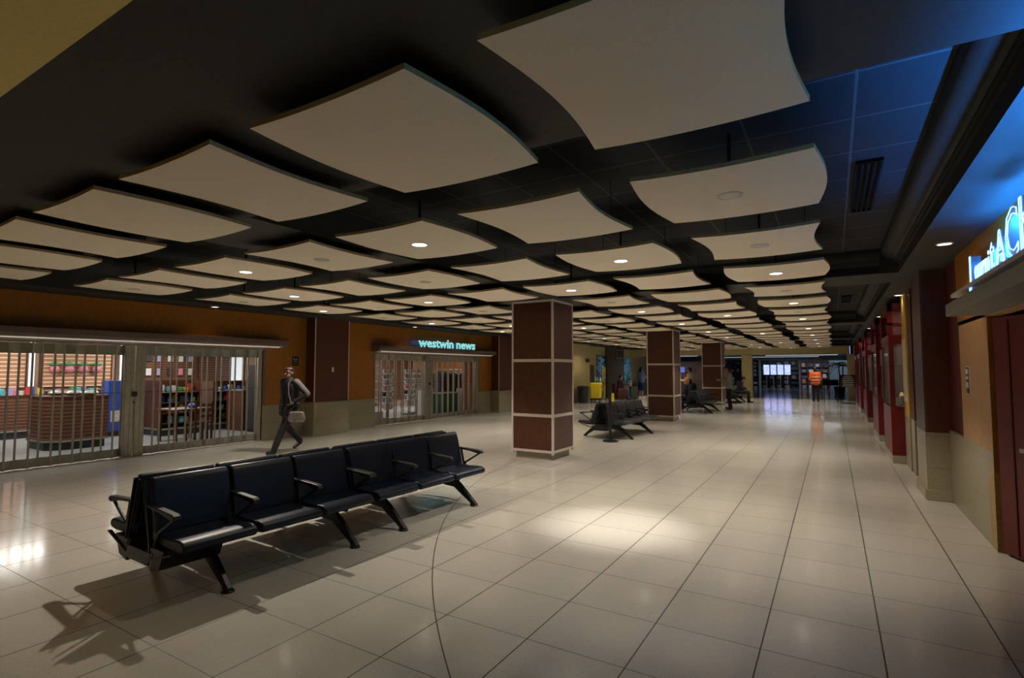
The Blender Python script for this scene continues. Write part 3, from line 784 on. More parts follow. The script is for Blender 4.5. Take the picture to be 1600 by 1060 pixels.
counter(-14.3, 4.3, 1.04, 1.02, 1.08, 'brown slatted square display counter just behind the near gate', chamf=.25)
counter(-15.2, 2.3, 1.1, 1.5, 1.08, 'brown slatted display counter at the far left behind the near gate')
def goods(n, x0, x1, y0, y1, z, lab, grp, sz=(.06, .12), hz=(.08, .22), name='boxed_snack', cat='box'):
    for i in range(n):
        a = random.uniform(*sz)/2; b = random.uniform(*sz)/2; h = random.uniform(*hz)
        y = y0+(y1-y0)*(i+.5)/n; x = random.uniform(x0, x1)
        o = MB().box(-a, a, -min(b, (y1-y0)/n*.42), min(b, (y1-y0)/n*.42), 0, h).build(name, random.choice(M_goods), loc=(x, y, z))
        tag(o, lab, cat, grp)
goods(52, -16.7, -16.45, .7, 6.6, 1.0, 'small boxed item in the row on the long back counter of the near shop', 'boxed items on the long back counter', hz=(.08, .2))
# clear bags on the square counter
for i in range(3):
    o = MB().ball((0, 0, .05), (.22, .14, .06), 10, 6).build('plastic_bag', mat('clear_bag', (.62, .6, .55), .25, noise=.5, nscale=18), loc=(-13.95+.25*i, 4.65+.2*i, 1.079), smooth=True)
    tag(o, 'crumpled clear plastic bag lying on the brown square counter', 'bag', 'plastic bags on the square counter')
# pink plush toys hanging
for i in range(4):
    t = thing('plush_toy', 'pink plush toy with green top hanging on the orange slatwall', 'toy', (-16.85, 5.55+.3*i, 1.62), group='pink plush toys on the slatwall')
    MB().ball((0, 0, 0), (.09, .11, .10)).build('body', M_goods[5], t, smooth=True); MB().ball((0, 0, .14), (.06, .12, .05)).build('green_top', M_goods[4], t, smooth=True)
for i in range(10):
    o = MB().box(0, .03, -.07, .07, -.1, .1).build('hanging_card', M_goods[(3, 7, 6, 5, 3, 6, 7, 3)[i % 8]], loc=(-16.90, 7.72+.145*(i % 5)*2-.0, 1.55 if i < 5 else 1.95))
    tag(o, 'small hanging card of goods on the dark slatwall in the near shop', 'card', 'cards on the dark slatwall')
# blue standing display
t = thing('floor_display', 'tall blue cardboard floor display inside the near shop by the gate post', 'display', (-15.4, 6.0, 0))
MB().box(0, .4, 0, .5, .12, 1.35).build('blue_body', M_goods[1], t, bevel=.01); MB().box(.02, .38, .02, .48, 0, .12).build('base', M_blackp, t); MB().box(.401, .41, .06, .44, .35, .62).build('label_panel', M_goods[3], t)
# gondola with shelves
def gondola(x, y, lx, ly, h, nsh, lab, glab, grp, n=6, rz=0):
    t = thing('shelf_unit', lab, 'shelf', (x, y, 0))
    MB().box(-.04, lx+.04, -.04, ly+.04, .0, .14).build('plinth', M_blackp, t); MB().box(-.06, lx+.06, -.06, ly+.06, .14, .18).build('metal_band', M_alu, t)
    MB().box(lx*.42, lx*.5, .0, ly, .18, h).build('back_panel', M_wood, t)
    MB().box(0, lx, -.03, 0, .18, h).build('end_panel', M_wood, t); MB().box(0, lx, ly, ly+.03, .18, h).build('end_panel', M_wood, t)
    for k in range(nsh):
        z = .30+(h-.34)*k/nsh
        MB().box(lx*.5, lx, 0.001, ly-.001, z-.02, z).build('shelf', M_wood, t)
        goods(n, x+lx*.66, x+lx*.86, y+.04, y+ly-.04, z, glab, grp, hz=(.09, min(.2, (h-.4)/nsh)), sz=(.06, .11))
    return t
gondola(-14.9, 6.75, .85, .9, 1.35, 4, 'brown gondola shelf of snacks in the middle of the near shop', 'small packet standing on the brown gondola shelf of the near shop', 'packets on the middle gondola')
gondola(-15.2, 8.2, .85, 1.1, 1.30, 4, 'brown gondola shelf of snacks at the back right of the near shop', 'small packet on the back right gondola shelf of the near shop', 'packets on the back right gondola', n=7)
gondola(-16.3, 6.3, .5, .5, 1.1, 3, 'small snack shelf standing beside the blue display', 'small packet on the little shelf beside the blue display', 'packets beside the blue display', n=3)
# table and chairs right behind the gate
t = thing('wooden_table', 'small dark wood table just behind the near gate', 'table', (-12.75, 6.6, 0))
MB().box(-.4, .4, -.4, .4, .70, .74).build('table_top', M_wood, t, bevel=.004)
for sx in (-.34, .34):
    for sy in (-.34, .34): MB().box(sx-.03, sx+.03, sy-.03, sy+.03, 0, .70).build('leg', M_wood, t)
t = thing('wooden_chair', 'dark wood slatted chair beside the small table in the near shop', 'chair', (-12.2, 6.65, 0))
MB().box(-.2, .2, -.2, .2, .42, .46).build('seat', M_wood, t)
for sx in (-.18, .18):
    for sy in (-.18, .18): MB().box(sx-.02, sx+.02, sy-.02, sy+.02, 0, .42 if sx < 0 else .42).build('leg', M_wood, t)
m = MB(); m.box(.17, .2, -.2, -.16, .46, .9); m.box(.17, .2, .16, .2, .46, .9)
for k in range(3): m.box(.175, .195, -.16, .16, .56+.12*k, .62+.12*k)
m.build('backrest', M_wood, t)
tag(MB().ball((0, 0, .05), (.12, .08, .06)).build('blue_bag', M_goods[1], loc=(-12.7, 6.75, .74), smooth=True), 'crumpled blue bag lying on the small wooden table', 'bag')
t = thing('cash_desk', 'dark wood cash desk at the right of the near shop', 'desk', (-14.1, 8.4, 0))
MB().box(0, .7, 0, 1.5, 0, 1.05).build('desk_body', M_wood, t); MB().box(-.03, .75, -.03, 1.53, 1.05, 1.09).build('desk_top', M_alu, t)
t = thing('tall_cabinet', 'tall dark cabinet at the right end of the near shop', 'cabinet', (-13.25, 8.3, 0))
MB().box(.0, .5, .1, .7, .08, 1.75).build('cabinet_body', M_blackp, t, bevel=.01); MB().box(.02, .48, .12, .68, 0, .08).build('cabinet_base', M_black, t); MB().box(.5, .51, .12, .68, .9, 1.7).build('cabinet_door', M_cham, t)
t = thing('lit_poster', 'pale blue backlit poster on the side wall of the near shop', 'poster', (-16.9, 9.95, 1.05))
MB().box(0, .65, .18, .22, 0, 1.1).build('poster_face', M_milk, t); MB().box(-.03, .68, .22, .28, -.03, 1.13).build('poster_frame', M_wood, t)
t = thing('lit_poster', 'tall pale backlit panel at the right of the near shop doorway', 'poster', (-15.3, 10.0, .9))
MB().box(0, .6, .12, .16, 0, 1.3).build('poster_face', M_milk, t); MB().box(-.03, .63, .16, .22, -.03, 1.33).build('poster_frame', M_wood, t)
t = thing('orange_panel', 'orange wall panel by the right end of the near gate', 'panel', (-12.9, 9.1, .75)); MB().box(0, 1.3, .0, .15, -.75, 1.6).build('panel_face', M_oran, t)

# ---- far shop contents
t = thing('jewellery_case', 'bright white lit display case at the left of the far shop', 'display case', (-12.9, 12.2, 0))
MB().box(0, .5, 0, .35, 0, .28).build('base', M_goods[3], t); MB().box(.02, .10, .02, .33, .28, 2.0).build('lit_back', M_milk, t)
g = MB(); g.box(.47, .48, .02, .33, .28, 2.0); g.box(.1, .48, .02, .03, .28, 2.0); g.build('glass_door', M_glass, t)
for k in range(6): MB().box(.1, .46, .03, .32, .45+.26*k, .46+.26*k).build('shelf', M_white, t)
goods(6, -12.7, -12.55, 12.24, 12.5, .46, 'tiny trinket on the shelf of the bright display case', 'trinkets in the bright case', sz=(.03, .05), hz=(.05, .1), name='trinket', cat='trinket')
def spinner(x, y, lab, h=1.75, n=7):
    t = thing('spinner_rack', lab, 'rack', (x, y, 0)); MB().lathe([(.25, 0), (.25, .03), (.04, .05), (.03, .08)], n=16).build('base', M_black, t)
    MB().tube([(0, 0, .05), (0, 0, h)], .02, 8).build('pole', M_black, t)
    for k in range(n):
        z = .3+(h-.4)*k/n
        MB().lathe([(.14, 0), (.17, .02), (.17, .05), (.14, .05)], c=(0, 0, z), n=12).build('tray', M_white, t)
        for q in range(5):
            a = q*2*PI/5+.3*k; MB().box(.13*math.cos(a)-.045, .13*math.cos(a)+.045, .13*math.sin(a)-.045, .13*math.sin(a)+.045, z+.05, z+.17).build('hanging_item', M_goods[(q+k*2) % 3+5 if q % 2 else 3], t)
spinner(-12.7, 13.05, 'tall white spinner rack beside the bright case in the far shop')
spinner(-13.3, 14.75, 'dark spinner rack of small items, left one before the gate post of the far shop')
spinner(-13.4, 15.3, 'dark spinner rack of small items, right one before the gate post of the far shop')
wall_display(-16.975, 15.6, 3.3, 1.9, .3, 'wide dark slatwall panel behind the racks of the far shop', M_slatd)
wall_display(-16.975, 19.0, 1.7, 1.0, 1.35, 'orange banded slatwall above the jackets in the far shop', M_slat)
t = thing('clothes_rack', 'long steel clothes rail holding dark jackets in the far shop', 'clothes rack', (-13.3, 16.25, 0))
m = MB(); m.tube([(0, 0, 1.62), (0, 1.75, 1.62)], .015, 8)
for y in (0, 1.75): m.tube([(0, y, .03), (0, y, 1.62)], .015, 8); m.box(-.25, .25, y-.02, y+.02, 0, .03)
m.build('rail_frame', M_alu, t)
for i in range(8):
    y = 16.42+.2*i; t = thing('hanging_jacket', 'dark long jacket hanging on the steel rail of the far shop', 'jacket', (-13.3, y, .42), group='dark jackets on the rail')
    j = MB(); j.prism([(-.18, 0), (-.16, .75), (-.20, 1.02), (-.06, 1.12), (.06, 1.12), (.20, 1.02), (.16, .75), (.18, 0)], -.05, .05, 'y'); j.build('jacket_body', M_goods[6] if i % 3 else M_cham, t, bevel=.02)
    j = MB(); j.cap((-.19, 0, 1.0), (-.22, 0, .5), .045); j.cap((.19, 0, 1.0), (.22, 0, .5), .045); j.build('sleeves', M_goods[6], t)
    j = MB(); j.tube([(0, 0, 1.1), (0, 0, 1.18), (.012, 0, 1.205)], .006, 6); j.build('hanger_hook', M_alu, t)
t = thing('storage_crate', 'dark green crate under the jackets in the far shop', 'crate', (-12.55, 15.95, 0))
MB().box(-.25, .25, -.5, .5, 0, .72).build('crate_body', mat('dark_green', (.02, .14, .09), .5, noise=.2), t, bevel=.01); MB().box(-.28, .28, -.53, .53, .72, .76).build('crate_lid', M_alu, t)
for y, lab in ((14.62, 'white display pedestal left of the far gate post'), (16.95, 'white display pedestal right of the jackets')):
    t = thing('display_pedestal', lab, 'pedestal', (-12.5, y, 0)); MB().box(-.17, .17, -.17, .17, .03, .88).build('column', M_white, t, bevel=.01); MB().box(-.19, .19, -.19, .19, 0, .03).build('foot', M_white, t)
t = thing('panel_door', 'pale wooden panelled door leaf at the right of the far shop', 'door', (-12.0, 16.35, 0))
MB().box(-.09, -.02, 0, 1.1, .0, 2.3).build('door_leaf', M_pan, t); m = MB()
for a in (.08, .60): m.box(-.02, 0, a, a+.42, .3, 2.0)
m.build('raised_panels', M_pan, t)

# ================================================================== PEOPLE
def voxel(mb, name, m, parent, vs, sm=4):
    o = mb.build(name, m, parent, smooth=False)
    r = o.modifiers.new('r', 'REMESH'); r.mode = 'VOXEL'; r.voxel_size = vs; r.use_smooth_shade = True
    s = o.modifiers.new('s', 'SMOOTH'); s.factor = .5; s.iterations = sm
    bpy.context.view_layer.update()
    dg = bpy.context.evaluated_depsgraph_get(); me = bpy.data.meshes.new_from_object(o.evaluated_get(dg)); o.modifiers.clear()
    me.materials.clear(); me.materials.append(m); o.data = me
    return o
M_skin = mat('skin', (.42, .22, .14), .5, noise=.08)
M_hair = mat('dark_hair', (.018, .012, .010), .45, noise=.3, nscale=60)
def V(*a): return Vector(a)
STAND = dict(head=(0, .01, 1.60), neck=(0, 0, 1.46), chest=(0, 0, 1.28), pelvis=(0, 0, .95), sl=(.18, 0, 1.40), sr=(-.18, 0, 1.40), el=(.22, -.02, 1.12), er=(-.22, -.02, 1.12), wl=(.24, .06, .88), wr=(-.24, .06, .88), hl=(.09, 0, .92), hr=(-.09, 0, .92), kl=(.10, .02, .50), kr=(-.10, .02, .50), al=(.10, -.03, .09), ar=(-.10, -.03, .09), tl=(.11, .12, .03), tr=(-.11, .12, .03))
SIT = dict(head=(0, .05, 1.20), neck=(0, .0, 1.06), chest=(0, -.02, .88), pelvis=(0, -.05, .53), sl=(.18, 0, 1.0), sr=(-.18, 0, 1.0), el=(.23, .08, .74), er=(-.23, .08, .74), wl=(.12, .32, .70), wr=(-.12, .32, .70), hl=(.09, 0, .52), hr=(-.09, 0, .52), kl=(.11, .42, .50), kr=(-.11, .42, .50), al=(.11, .44, .09), ar=(-.11, .40, .09), tl=(.12, .60, .03), tr=(-.12, .56, .03))
# figures face +y in their own space
def person(lab, loc, rz, pose, base=STAND, top=None, legs=None, shoes=M_black, hair=M_hair, skin=M_skin, hair_len=0, skirt=None, short_sleeve=False, vs=.013, scale=1., coat=0., look=(0, 1, 0), bald=False, cap=None):
    J = {k: V(*v) for k, v in {**base, **pose}.items()}
    t = thing('person', lab, 'person', loc, rz); t.scale = (scale,)*3
    lk = Vector(look).normalized(); side = lk.cross(V(0, 0, 1)).normalized(); upv = side.cross(lk)
    R_ = Matrix((side, lk, upv)).transposed()
    h = J['head']
    def hp(x, y, z): return h+R_ @ V(x, y, z)
    b = MB()
    b.ball(h+R_ @ V(0, -.012, .03), (.074, .093, .090), 14, 10, R_); b.ball(hp(0, .022, -.045), (.054, .062, .070), 12, 8, R_)
    b.cap(hp(0, .085, .01), hp(0, .108, -.028), .009, .015); b.ball(hp(.078, -.01, -.008), (.012, .022, .033), 8, 6, R_); b.ball(hp(-.078, -.01, -.008), (.012, .022, .033), 8, 6, R_)
    b.cap(hp(.024, .075, -.062), hp(-.024, .075, -.062), .010, .010); b.cap(hp(.045, .066, .026), hp(-.045, .066, .026), .012)
    b.cap(hp(0, -.02, -.05), J['neck']-V(0, 0, .03), .052, .06)
    def torso(m, e):
        c, p = J['chest'], J['pelvis']; a = (J['sl']-J['sr']).normalized()
        m.cap(J['sl']-a*.03, J['sr']+a*.03, .062+e, .062+e); m.cap(c+a*.07, p+a*.05, .105+e, .10+e); m.cap(c-a*.07, p-a*.05, .105+e, .10+e)
        m.cap(c+V(0, 0, .08), c-V(0, 0, .05), .115+e, .11+e); m.cap(J['neck']-V(0, 0, .03), c, .06+e, .10+e); m.cap(J['hl'], J['hr'], .105+e, .105+e)
    def arms(m, e, cut=False):
        for s in 'lr':
            m.cap(J['s'+s], J['e'+s], .054+e, .043+e)
            if not cut: m.cap(J['e'+s], J['w'+s], .042+e, .030+e)
    def legs_(m, e):
        for s in 'lr': m.cap(J['h'+s], J['k'+s], .088+e, .058+e); m.cap(J['k'+s], J['a'+s], .056+e, .042+e)
    torso(b, 0); arms(b, 0); legs_(b, 0)
    for s in 'lr':
        d = (J['w'+s]-J['e'+s]).normalized(); sd = 1 if s == 'l' else -1
        ref = V(0, 1, 0) if abs(d.y) < .85 else V(0, 0, 1)
        u = (ref-d*ref.dot(d)).normalized(); nrm = d.cross(u)
        pc = J['w'+s]+d*.045
        b.cap(J['w'+s], pc+u*.014, .025, .026); b.cap(J['w'+s], pc-u*.016, .024, .024)
        for k, ln in enumerate((.066, .076, .070, .054)):
            q0 = J['w'+s]+d*.085+u*(.033-.022*k); q1 = q0+d*ln*.55-nrm*sd*.012; q2 = q1+d*ln*.35-nrm*sd*.030
            b.cap(J['w'+s]+d*.05+u*(.028-.018*k), q0, .012, .0095, 6); b.cap(q0, q1, .0092, .0085, 6); b.cap(q1, q2, .0085, .007, 6)
        q0 = J['w'+s]+d*.03+u*.026; q1 = q0+d*.035+u*.03-nrm*sd*.01; b.cap(q0, q1, .014, .011, 6); b.cap(q1, q1+d*.03+u*.006-nrm*sd*.008, .0105, .009, 6)
        b.cap(J['a'+s]-V(0, 0, .03), J['t'+s], .038, .03)
    voxel(b, 'body', skin, t, vs*.8, 3)
    m = MB()
    for sx in (-.031, .031): m.ball(hp(sx, .068, .008), (.013, .010, .008), 8, 6)
    m.build('eyes', mat('eye_dark', (.03, .02, .02), .2), t, smooth=True)
    if top:
        m = MB(); torso(m, .018); arms(m, .016, short_sleeve)
        if coat:
            for s in 'lr': m.cap(J['h'+s], J['h'+s].lerp(J['k'+s], coat), .115, .12)
        m2 = voxel(m, 'shirt' if not coat else 'coat', top, t, vs, 5)
    if legs:
        m = MB(); m.cap(J['hl'], J['hr'], .115, .115); m.cap(J['pelvis'], (J['hl']+J['hr'])/2, .115); legs_(m, .018); voxel(m, 'trousers', legs, t, vs, 5)
    if skirt:
        m = MB(); m.cap(J['hl'], J['hr'], .12, .12)
        for s in 'lr': m.cap(J['h'+s], J['h'+s].lerp(J['k'+s], .95), .11, .10)
        m.cap((J['hl']+J['hr'])/2, (J['kl']+J['kr'])/2+V(0, 0, .04), .12, .10); voxel(m, 'skirt', skirt, t, vs, 5)
    for s in 'lr':
        m = MB(); a, tt = J['a'+s], J['t'+s]; d = (tt-a); d.z = 0; d = d.normalized()
        m.cap(a+V(0, 0, .0), a-V(0, 0, .035), .050, .045); m.cap(a-V(0, 0, .045)-d*.02, tt+V(0, 0, .012), .042, .036); o = voxel(m, 'shoe', shoes, t, vs*.8, 2)
    if not bald:
        m = MB(); m.ball(h+R_ @ V(0, -.028, .052), (.085, .098, .085), 14, 10, R_)
        m.ball(hp(0, -.055, .0), (.080, .070, .09), 12, 8, R_)
        if hair_len:
            for k in range(5):
                x = -.06+.03*k; m.cap(hp(x, -.06, 0), hp(x*1.1, -.075, -hair_len), .04, .03)
        voxel(m, 'hair', hair, t, vs*.8, 3)
    if cap:
        m = MB(); m.ball(h+R_ @ V(0, -.02, .058), (.090, .102, .078), 14, 10, R_); m.cap(hp(-.04, .09, .06), hp(.04, .09, .06), .02); m.cap(hp(-.03, .12, .052), hp(.03, .12, .052), .013)
        voxel(m, 'cap', cap, t, vs*.8, 3)
    return t, J, hp

M_blk = mat('black_cloth', (.012, .012, .014), .8, noise=.3, nscale=40)
M_pink = mat('grey_pink_cloth', (.20, .17, .19), .8, noise=.2)
# woman walking
t, J, hp = person('woman walking in dark clothes with a hand on her hip, before the orange wall', (-9.32, 6.85, 0), PI+.12, dict(
    head=(.0, .04, 1.55), neck=(0, .02, 1.42), chest=(0, .01, 1.26), pelvis=(0, 0, .93), sl=(.17, .01, 1.37), sr=(-.17, -.0, 1.36),
    er=(-.34, -.12, 1.13), wr=(-.19, .05, .98), el=(.21, -.04, 1.10), wl=(.20, .03, .84),
    hl=(.08, 0, .90), hr=(-.08, 0, .90), kl=(.10, -.02, .50), al=(.10, -.38, .17), tl=(.10, -.24, .035), kr=(-.07, .22, .48), ar=(-.07, .42, .09), tr=(-.08, .58, .035)),
    top=M_blk, legs=M_blk, shoes=M_black, coat=.35, vs=.011, look=(-.15, .98, .05), skin=mat('skin_deep', (.24, .12, .09), .5, noise=.1))
m = MB(); m.ball(hp(.034, .082, .01), (.028, .012, .020), 10, 8); m.ball(hp(-.034, .082, .01), (.028, .012, .020), 10, 8); m.cap(hp(-.02, .088, .012), hp(.02, .088, .012), .005)
m.build('sunglasses', mat('tinted_lens', (.08, .01, .02), .1), t, smooth=True)
m = MB(); m.ball(hp(0, -.0, .085), (.075, .085, .035), 12, 8); m.build('cap_top', mat('cap_maroon', (.16, .05, .05), .6), t, smooth=True)
m = MB(); m.cap(J['sr']+V(0, 0, .012), J['er']+V(.0, 0, .012), .072, .06); m.cap(J['er'], J['er'].lerp(J['wr'], .15), .06, .055)
voxel(m, 'jacket_sleeve', M_pink, t, .012)
m = MB(); m.tube([(-.10, .06, 1.44), (-.10, .14, 1.34), (-.12, .145, 1.15), (-.20, .17, 1.0), (-.22, .17, .96)], .014, 8); m.tube([(-.10, .02, 1.44), (-.12, -.13, 1.25), (-.24, -.12, 1.0), (-.28, .08, .96)], .012, 8)
m.build('scarf_strap', mat('strap_grey', (.12, .10, .12), .8), t, smooth=True)
hb = thing('handbag', 'grey soft handbag hanging at the walking woman\'s hip', 'handbag', (-9.0, 6.78, .60), PI+.6); hb.scale = (.85, .85, .85)
m = MB(); m.prism([(-.17, 0), (.17, 0), (.19, .08), (.15, .24), (-.15, .24), (-.19, .08)], -.07, .07, 'y'); m.build('bag_body', mat('bag_grey', (.30, .25, .23), .6, noise=.4, nscale=15), hb, bevel=.04, seg=4, smooth=True)
m = MB(); m.tube([(-.12, 0, .22), (-.08, 0, .34), (0, 0, .38), (.08, 0, .34), (.12, 0, .22)], .012, 8); m.build('bag_handle', M_blk, hb, smooth=True)

M_gsw = mat('grey_sweater', (.30, .29, .26), .85, noise=.2)
# man standing reading
person('man in a grey sweater standing in the aisle and looking at his hands', (-3.66, 23.3, 0), 1.9, dict(head=(0, .10, 1.58), neck=(0, .04, 1.46), el=(.22, .10, 1.12), er=(-.22, .10, 1.12), wl=(.10, .36, 1.14), wr=(-.10, .36, 1.14), al=(.1, -.03, .09)), top=M_gsw, legs=M_blk, look=(0, .85, -.5), coat=.12, scale=1.04)
# seated man in jacket
person('man in a dark jacket sitting on the farthest bench, leaning forward', (-4.02, 28.55, 0), -PI/2+.15, dict(head=(0, .22, 1.14), neck=(0, .14, 1.02), chest=(0, .06, .86), sl=(.18, .12, .98), sr=(-.18, .12, .98)), base=SIT, top=M_blk, legs=M_blk, look=(0, .9, -.4))
t, J, hp = person('person with ginger hair seated on the bench beside the second column', (-4.80, 21.0, 0), PI/2, dict(), base=SIT, top=M_blk, legs=M_blk, hair=mat('ginger_hair', (.62, .24, .08), .6, noise=.2))
person('person in a navy top slumped on the bench beside the ginger haired person', (-4.84, 22.1, 0), PI/2, dict(head=(0, .16, 1.12), neck=(0, .08, 1.0)), base=SIT, top=mat('navy_cloth', (.03, .04, .08), .8), legs=M_blk)
person('person in a white shirt standing partly hidden behind the third column', (-5.75, 25.6, 0), PI/2, dict(wl=(.10, .33, 1.12), wr=(-.10, .33, 1.12), el=(.2, .08, 1.1), er=(-.2, .08, 1.1)), top=mat('white_shirt', (.6, .55, .48), .8), legs=mat('beige_trousers', (.35, .30, .22), .8))
# vest worker
M_vest = mat('orange_vest', (.85, .12, .02), .7, emit=None, noise=.1)
t, J, hp = person('worker in an orange high visibility vest standing with back to the viewer', (-.78, 31.1, 0), 0, dict(wl=(.10, .22, 1.05), wr=(-.10, .22, 1.05), el=(.24, .0, 1.1), er=(-.24, .0, 1.1)), top=M_vest, legs=M_blk, scale=1.02)
m = MB()
for z in (1.06, 1.20): m.lathe([(.001, 0), (.215, 0), (.215, .045), (.001, .045)], c=(0, 0, z), n=20)
m.v = [(x, y*.66, z) for x, y, z in m.v]
m.build('reflective_stripe', mat('stripe_yellow', (.85, .8, .45), .4, noise=.05), t)
# woman in blue top
person('woman with long black hair in a blue top and navy skirt, seen from behind', (-9.25, 29.4, 0), -.5, dict(wl=(.2, .25, 1.1), el=(.24, .05, 1.12)), top=mat('blue_cloth', (.22, .26, .55), .8), skirt=mat('navy_skirt', (.02, .04, .12), .8), shoes=M_white, short_sleeve=True, hair_len=.22, scale=1.03)
# reader with newspaper
t, J, hp = person('seated reader in dark top and jeans holding a newspaper', (-9.95, 27.9, 0), -.9, dict(wl=(.14, .42, .84), wr=(-.14, .42, .84), el=(.24, .14, .78), er=(-.24, .14, .78)), base=SIT, top=mat('maroon_cloth', (.05, .012, .02), .8), legs=mat('jeans', (.08, .14, .28), .8, noise=.3))
a = Vector((-9.95, 27.9, 0))+Matrix.Rotation(-.9, 3, 'Z') @ Vector((0, .57, .92))
np_ = thing('newspaper', 'open white newspaper held by the seated reader', 'newspaper', a, -.9)
m = MB(); m.bar((-.24, .02, -.06), (0, -.02, -.04), .004, .32, up=(0, 0, 1)); m.bar((0, -.02, -.04), (.24, .02, -.06), .004, .32, up=(0, 0, 1)); m.build('pages', M_white, np_)
t = thing('dark_armchair', 'maroon low armchair under the seated reader', 'armchair', (-9.95, 27.9, 0), -.9)
MB().box(-.32, .32, -.28, .26, .06, .41).build('seat_base', mat('maroon_vinyl', (.09, .02, .02), .5, noise=.2), t, bevel=.03); MB().box(-.32, .32, -.40, -.27, .06, .86).build('backrest', MATS['maroon_vinyl'], t, bevel=.03)
for s in (-1, 1): MB().box(s*.40-.05, s*.40+.05, -.30, .24, .06, .60).build('armrest', MATS['maroon_vinyl'], t, bevel=.02)

# ================================================================== THINGS BY THE YELLOW WALL
M_jan = mat('janitor_yellow', (.80, .62, .02), .5, noise=.1)
t = thing('janitor_cart', 'yellow bag janitor cart with mop handles by the yellow wall', 'cart', (-9.95, 24.6, 0), rz=.2)
MB().box(-.28, .28, -.5, .5, .16, .21).build('platform', M_blackp, t, bevel=.01)
MB().prism([(-.22, .22), (.22, .22), (.27, .98), (-.27, .98)], -.48, -.02, 'y').build('yellow_bag', M_jan, t, bevel=.04, seg=3)
MB().box(.262, .272, -.36, -.12, .74, .86).build('red_label', M_goods[0], t)
m = MB()
for x in (-.26, .26):
    for y in (.02, .46): m.tube([(x, y, .2), (x, y, 1.0)], .015, 6)
m.box(-.27, .27, .0, .48, .95, 1.0); m.box(-.27, .27, .0, .48, .5, .53); m.build('caddy_frame', M_blackp, t)
for k, (x, y) in enumerate(((.15, .1), (.0, .15), (-.12, .3), (.14, .36))):
    MB().lathe([(.04, 0), (.045, .02), (.045, .18), (.015, .22), (.015, .27)], c=(x, y, 1.0), n=10).build('spray_bottle', [M_goods[3], M_goods[8], M_white, M_goods[1]][k], t, smooth=True)
for x, y, z in ((.20, .42, 1.80), (.26, .62, 1.75)): MB().tube([(x, y, .20), (x+.03, y, z)], .022, 6).build('mop_handle', M_jan, t)
for x in (-.2, .2):
    for y in (-.4, .4): MB().tube([(x-.02, y, .08), (x+.02, y, .08)], .08, 14).build('caster_wheel', M_white if y > 0 else M_blackp, t)
t = thing('rubbish_bin', 'dark rubbish bin standing left of the yellow janitor cart', 'bin', (-10.45, 24.0, 0)); MB().lathe([(.22, 0), (.26, .75)], n=16).build('bin_body', M_cham, t, smooth=True); MB().lathe([(.28, .75), (.28, .80), (.1, .84)], n=16).build('bin_lid', M_blackp, t, smooth=True)
t = thing('wet_floor_sign', 'folding yellow wet floor sign standing behind the cart', 'sign', (-9.7, 26.0, 0), .3)
m = MB(); m.bar((0, -.12, 0), (0, 0, .42), .2, .015, up=(0, 1, 0)); m.build('front_board', M_jan, t); m = MB(); m.bar((0, .12, 0), (0, .02, .42), .2, .015, up=(0, 1, 0)); m.build('rear_board', M_jan, t)
t = thing('suitcase', 'dark green upright suitcase between the reader and the woman in blue', 'suitcase', (-9.45, 28.75, 0), .4)
MB().box(-.2, .2, -.13, .13, .05, .70).build('case_body', mat('olive_fabric', (.06, .07, .05), .8, noise=.2), t, bevel=.03, seg=3); m = MB(); m.tube([(-.08, -.1, .68), (-.08, -.1, .98), (.08, -.1, .98), (.08, -.1, .68)], .01, 6); m.build('pull_handle', M_black, t)
for x in (-.15, .15): MB().tube([(x-.012, -.1, .03), (x+.012, -.1, .03)], .03, 10).build('wheel', M_blackp, t)
tag(MB().ball((0, 0, .13), (.24, .11, .13), 14, 10).build('duffel_bag', M_cham, loc=(-9.48, 28.80, .701), smooth=True), 'black duffel bag piled on the green suitcase', 'bag')
t = thing('suitcase', 'black suitcase behind the green one near the woman in blue', 'suitcase', (-9.75, 29.6, 0), -.3)
MB().box(-.22, .22, -.14, .14, .04, .85).build('case_body', M_blk, t, bevel=.03); MB().box(-.1, .1, -.02, .02, .85, .88).build('carry_handle', M_black, t)
tag(MB().box(0, .05, 0, .42, 0, .18).build('exit_sign_box', mat('maroon_sign', (.10, .02, .02), .5), loc=(XL+.35, 25.3, 2.0)), 'small maroon sign box on the yellow wall above the grey panel', 'sign')
M_mos = bpy.data.materials.new('mosaic'); M_mos.use_nodes = True; nt = M_mos.node_tree; b_ = nt.nodes['Principled BSDF']
vo = nt.nodes.new('ShaderNodeTexVoronoi'); vo.inputs['Scale'].default_value = 9; g_ = nt.nodes.new('ShaderNodeNewGeometry'); nt.links.new(g_.outputs['Position'], vo.inputs['Vector'])
rp = nt.nodes.new('ShaderNodeValToRGB'); rp.color_ramp.interpolation = 'CONSTANT'; sx_ = nt.nodes.new('ShaderNodeSeparateColor'); nt.links.new(vo.outputs['Color'], sx_.inputs[0]); nt.links.new(sx_.outputs[0], rp.inputs[0])
rp.color_ramp.elements[0].color = (.01, .05, .08, 1); rp.color_ramp.elements[1].position = .45; rp.color_ramp.elements[1].color = (.05, .35, .50, 1); e_ = rp.color_ramp.elements.new(.75); e_.color = (.25, .65, .80, 1)
nt.links.new(rp.outputs[0], b_.inputs['Base Color']); b_.inputs['Roughness'].default_value = .2
for y0, y1, lab in ((27.65, 28.9, 'tall teal mosaic wall panel left of the restroom pillar'), (31.9, 33.4, 'tall teal mosaic wall panel right of the restroom pillar')):
    t = thing('mosaic_panel', lab, 'wall panel', (XL, y0, 0)); MB().box(0, .02, 0, y1-y0, .72, 2.42).build('mosaic_face', M_mos, t)
    MB().box(.0, .03, -.03, 0, .72, 2.45).build('edge_trim', M_black, t)
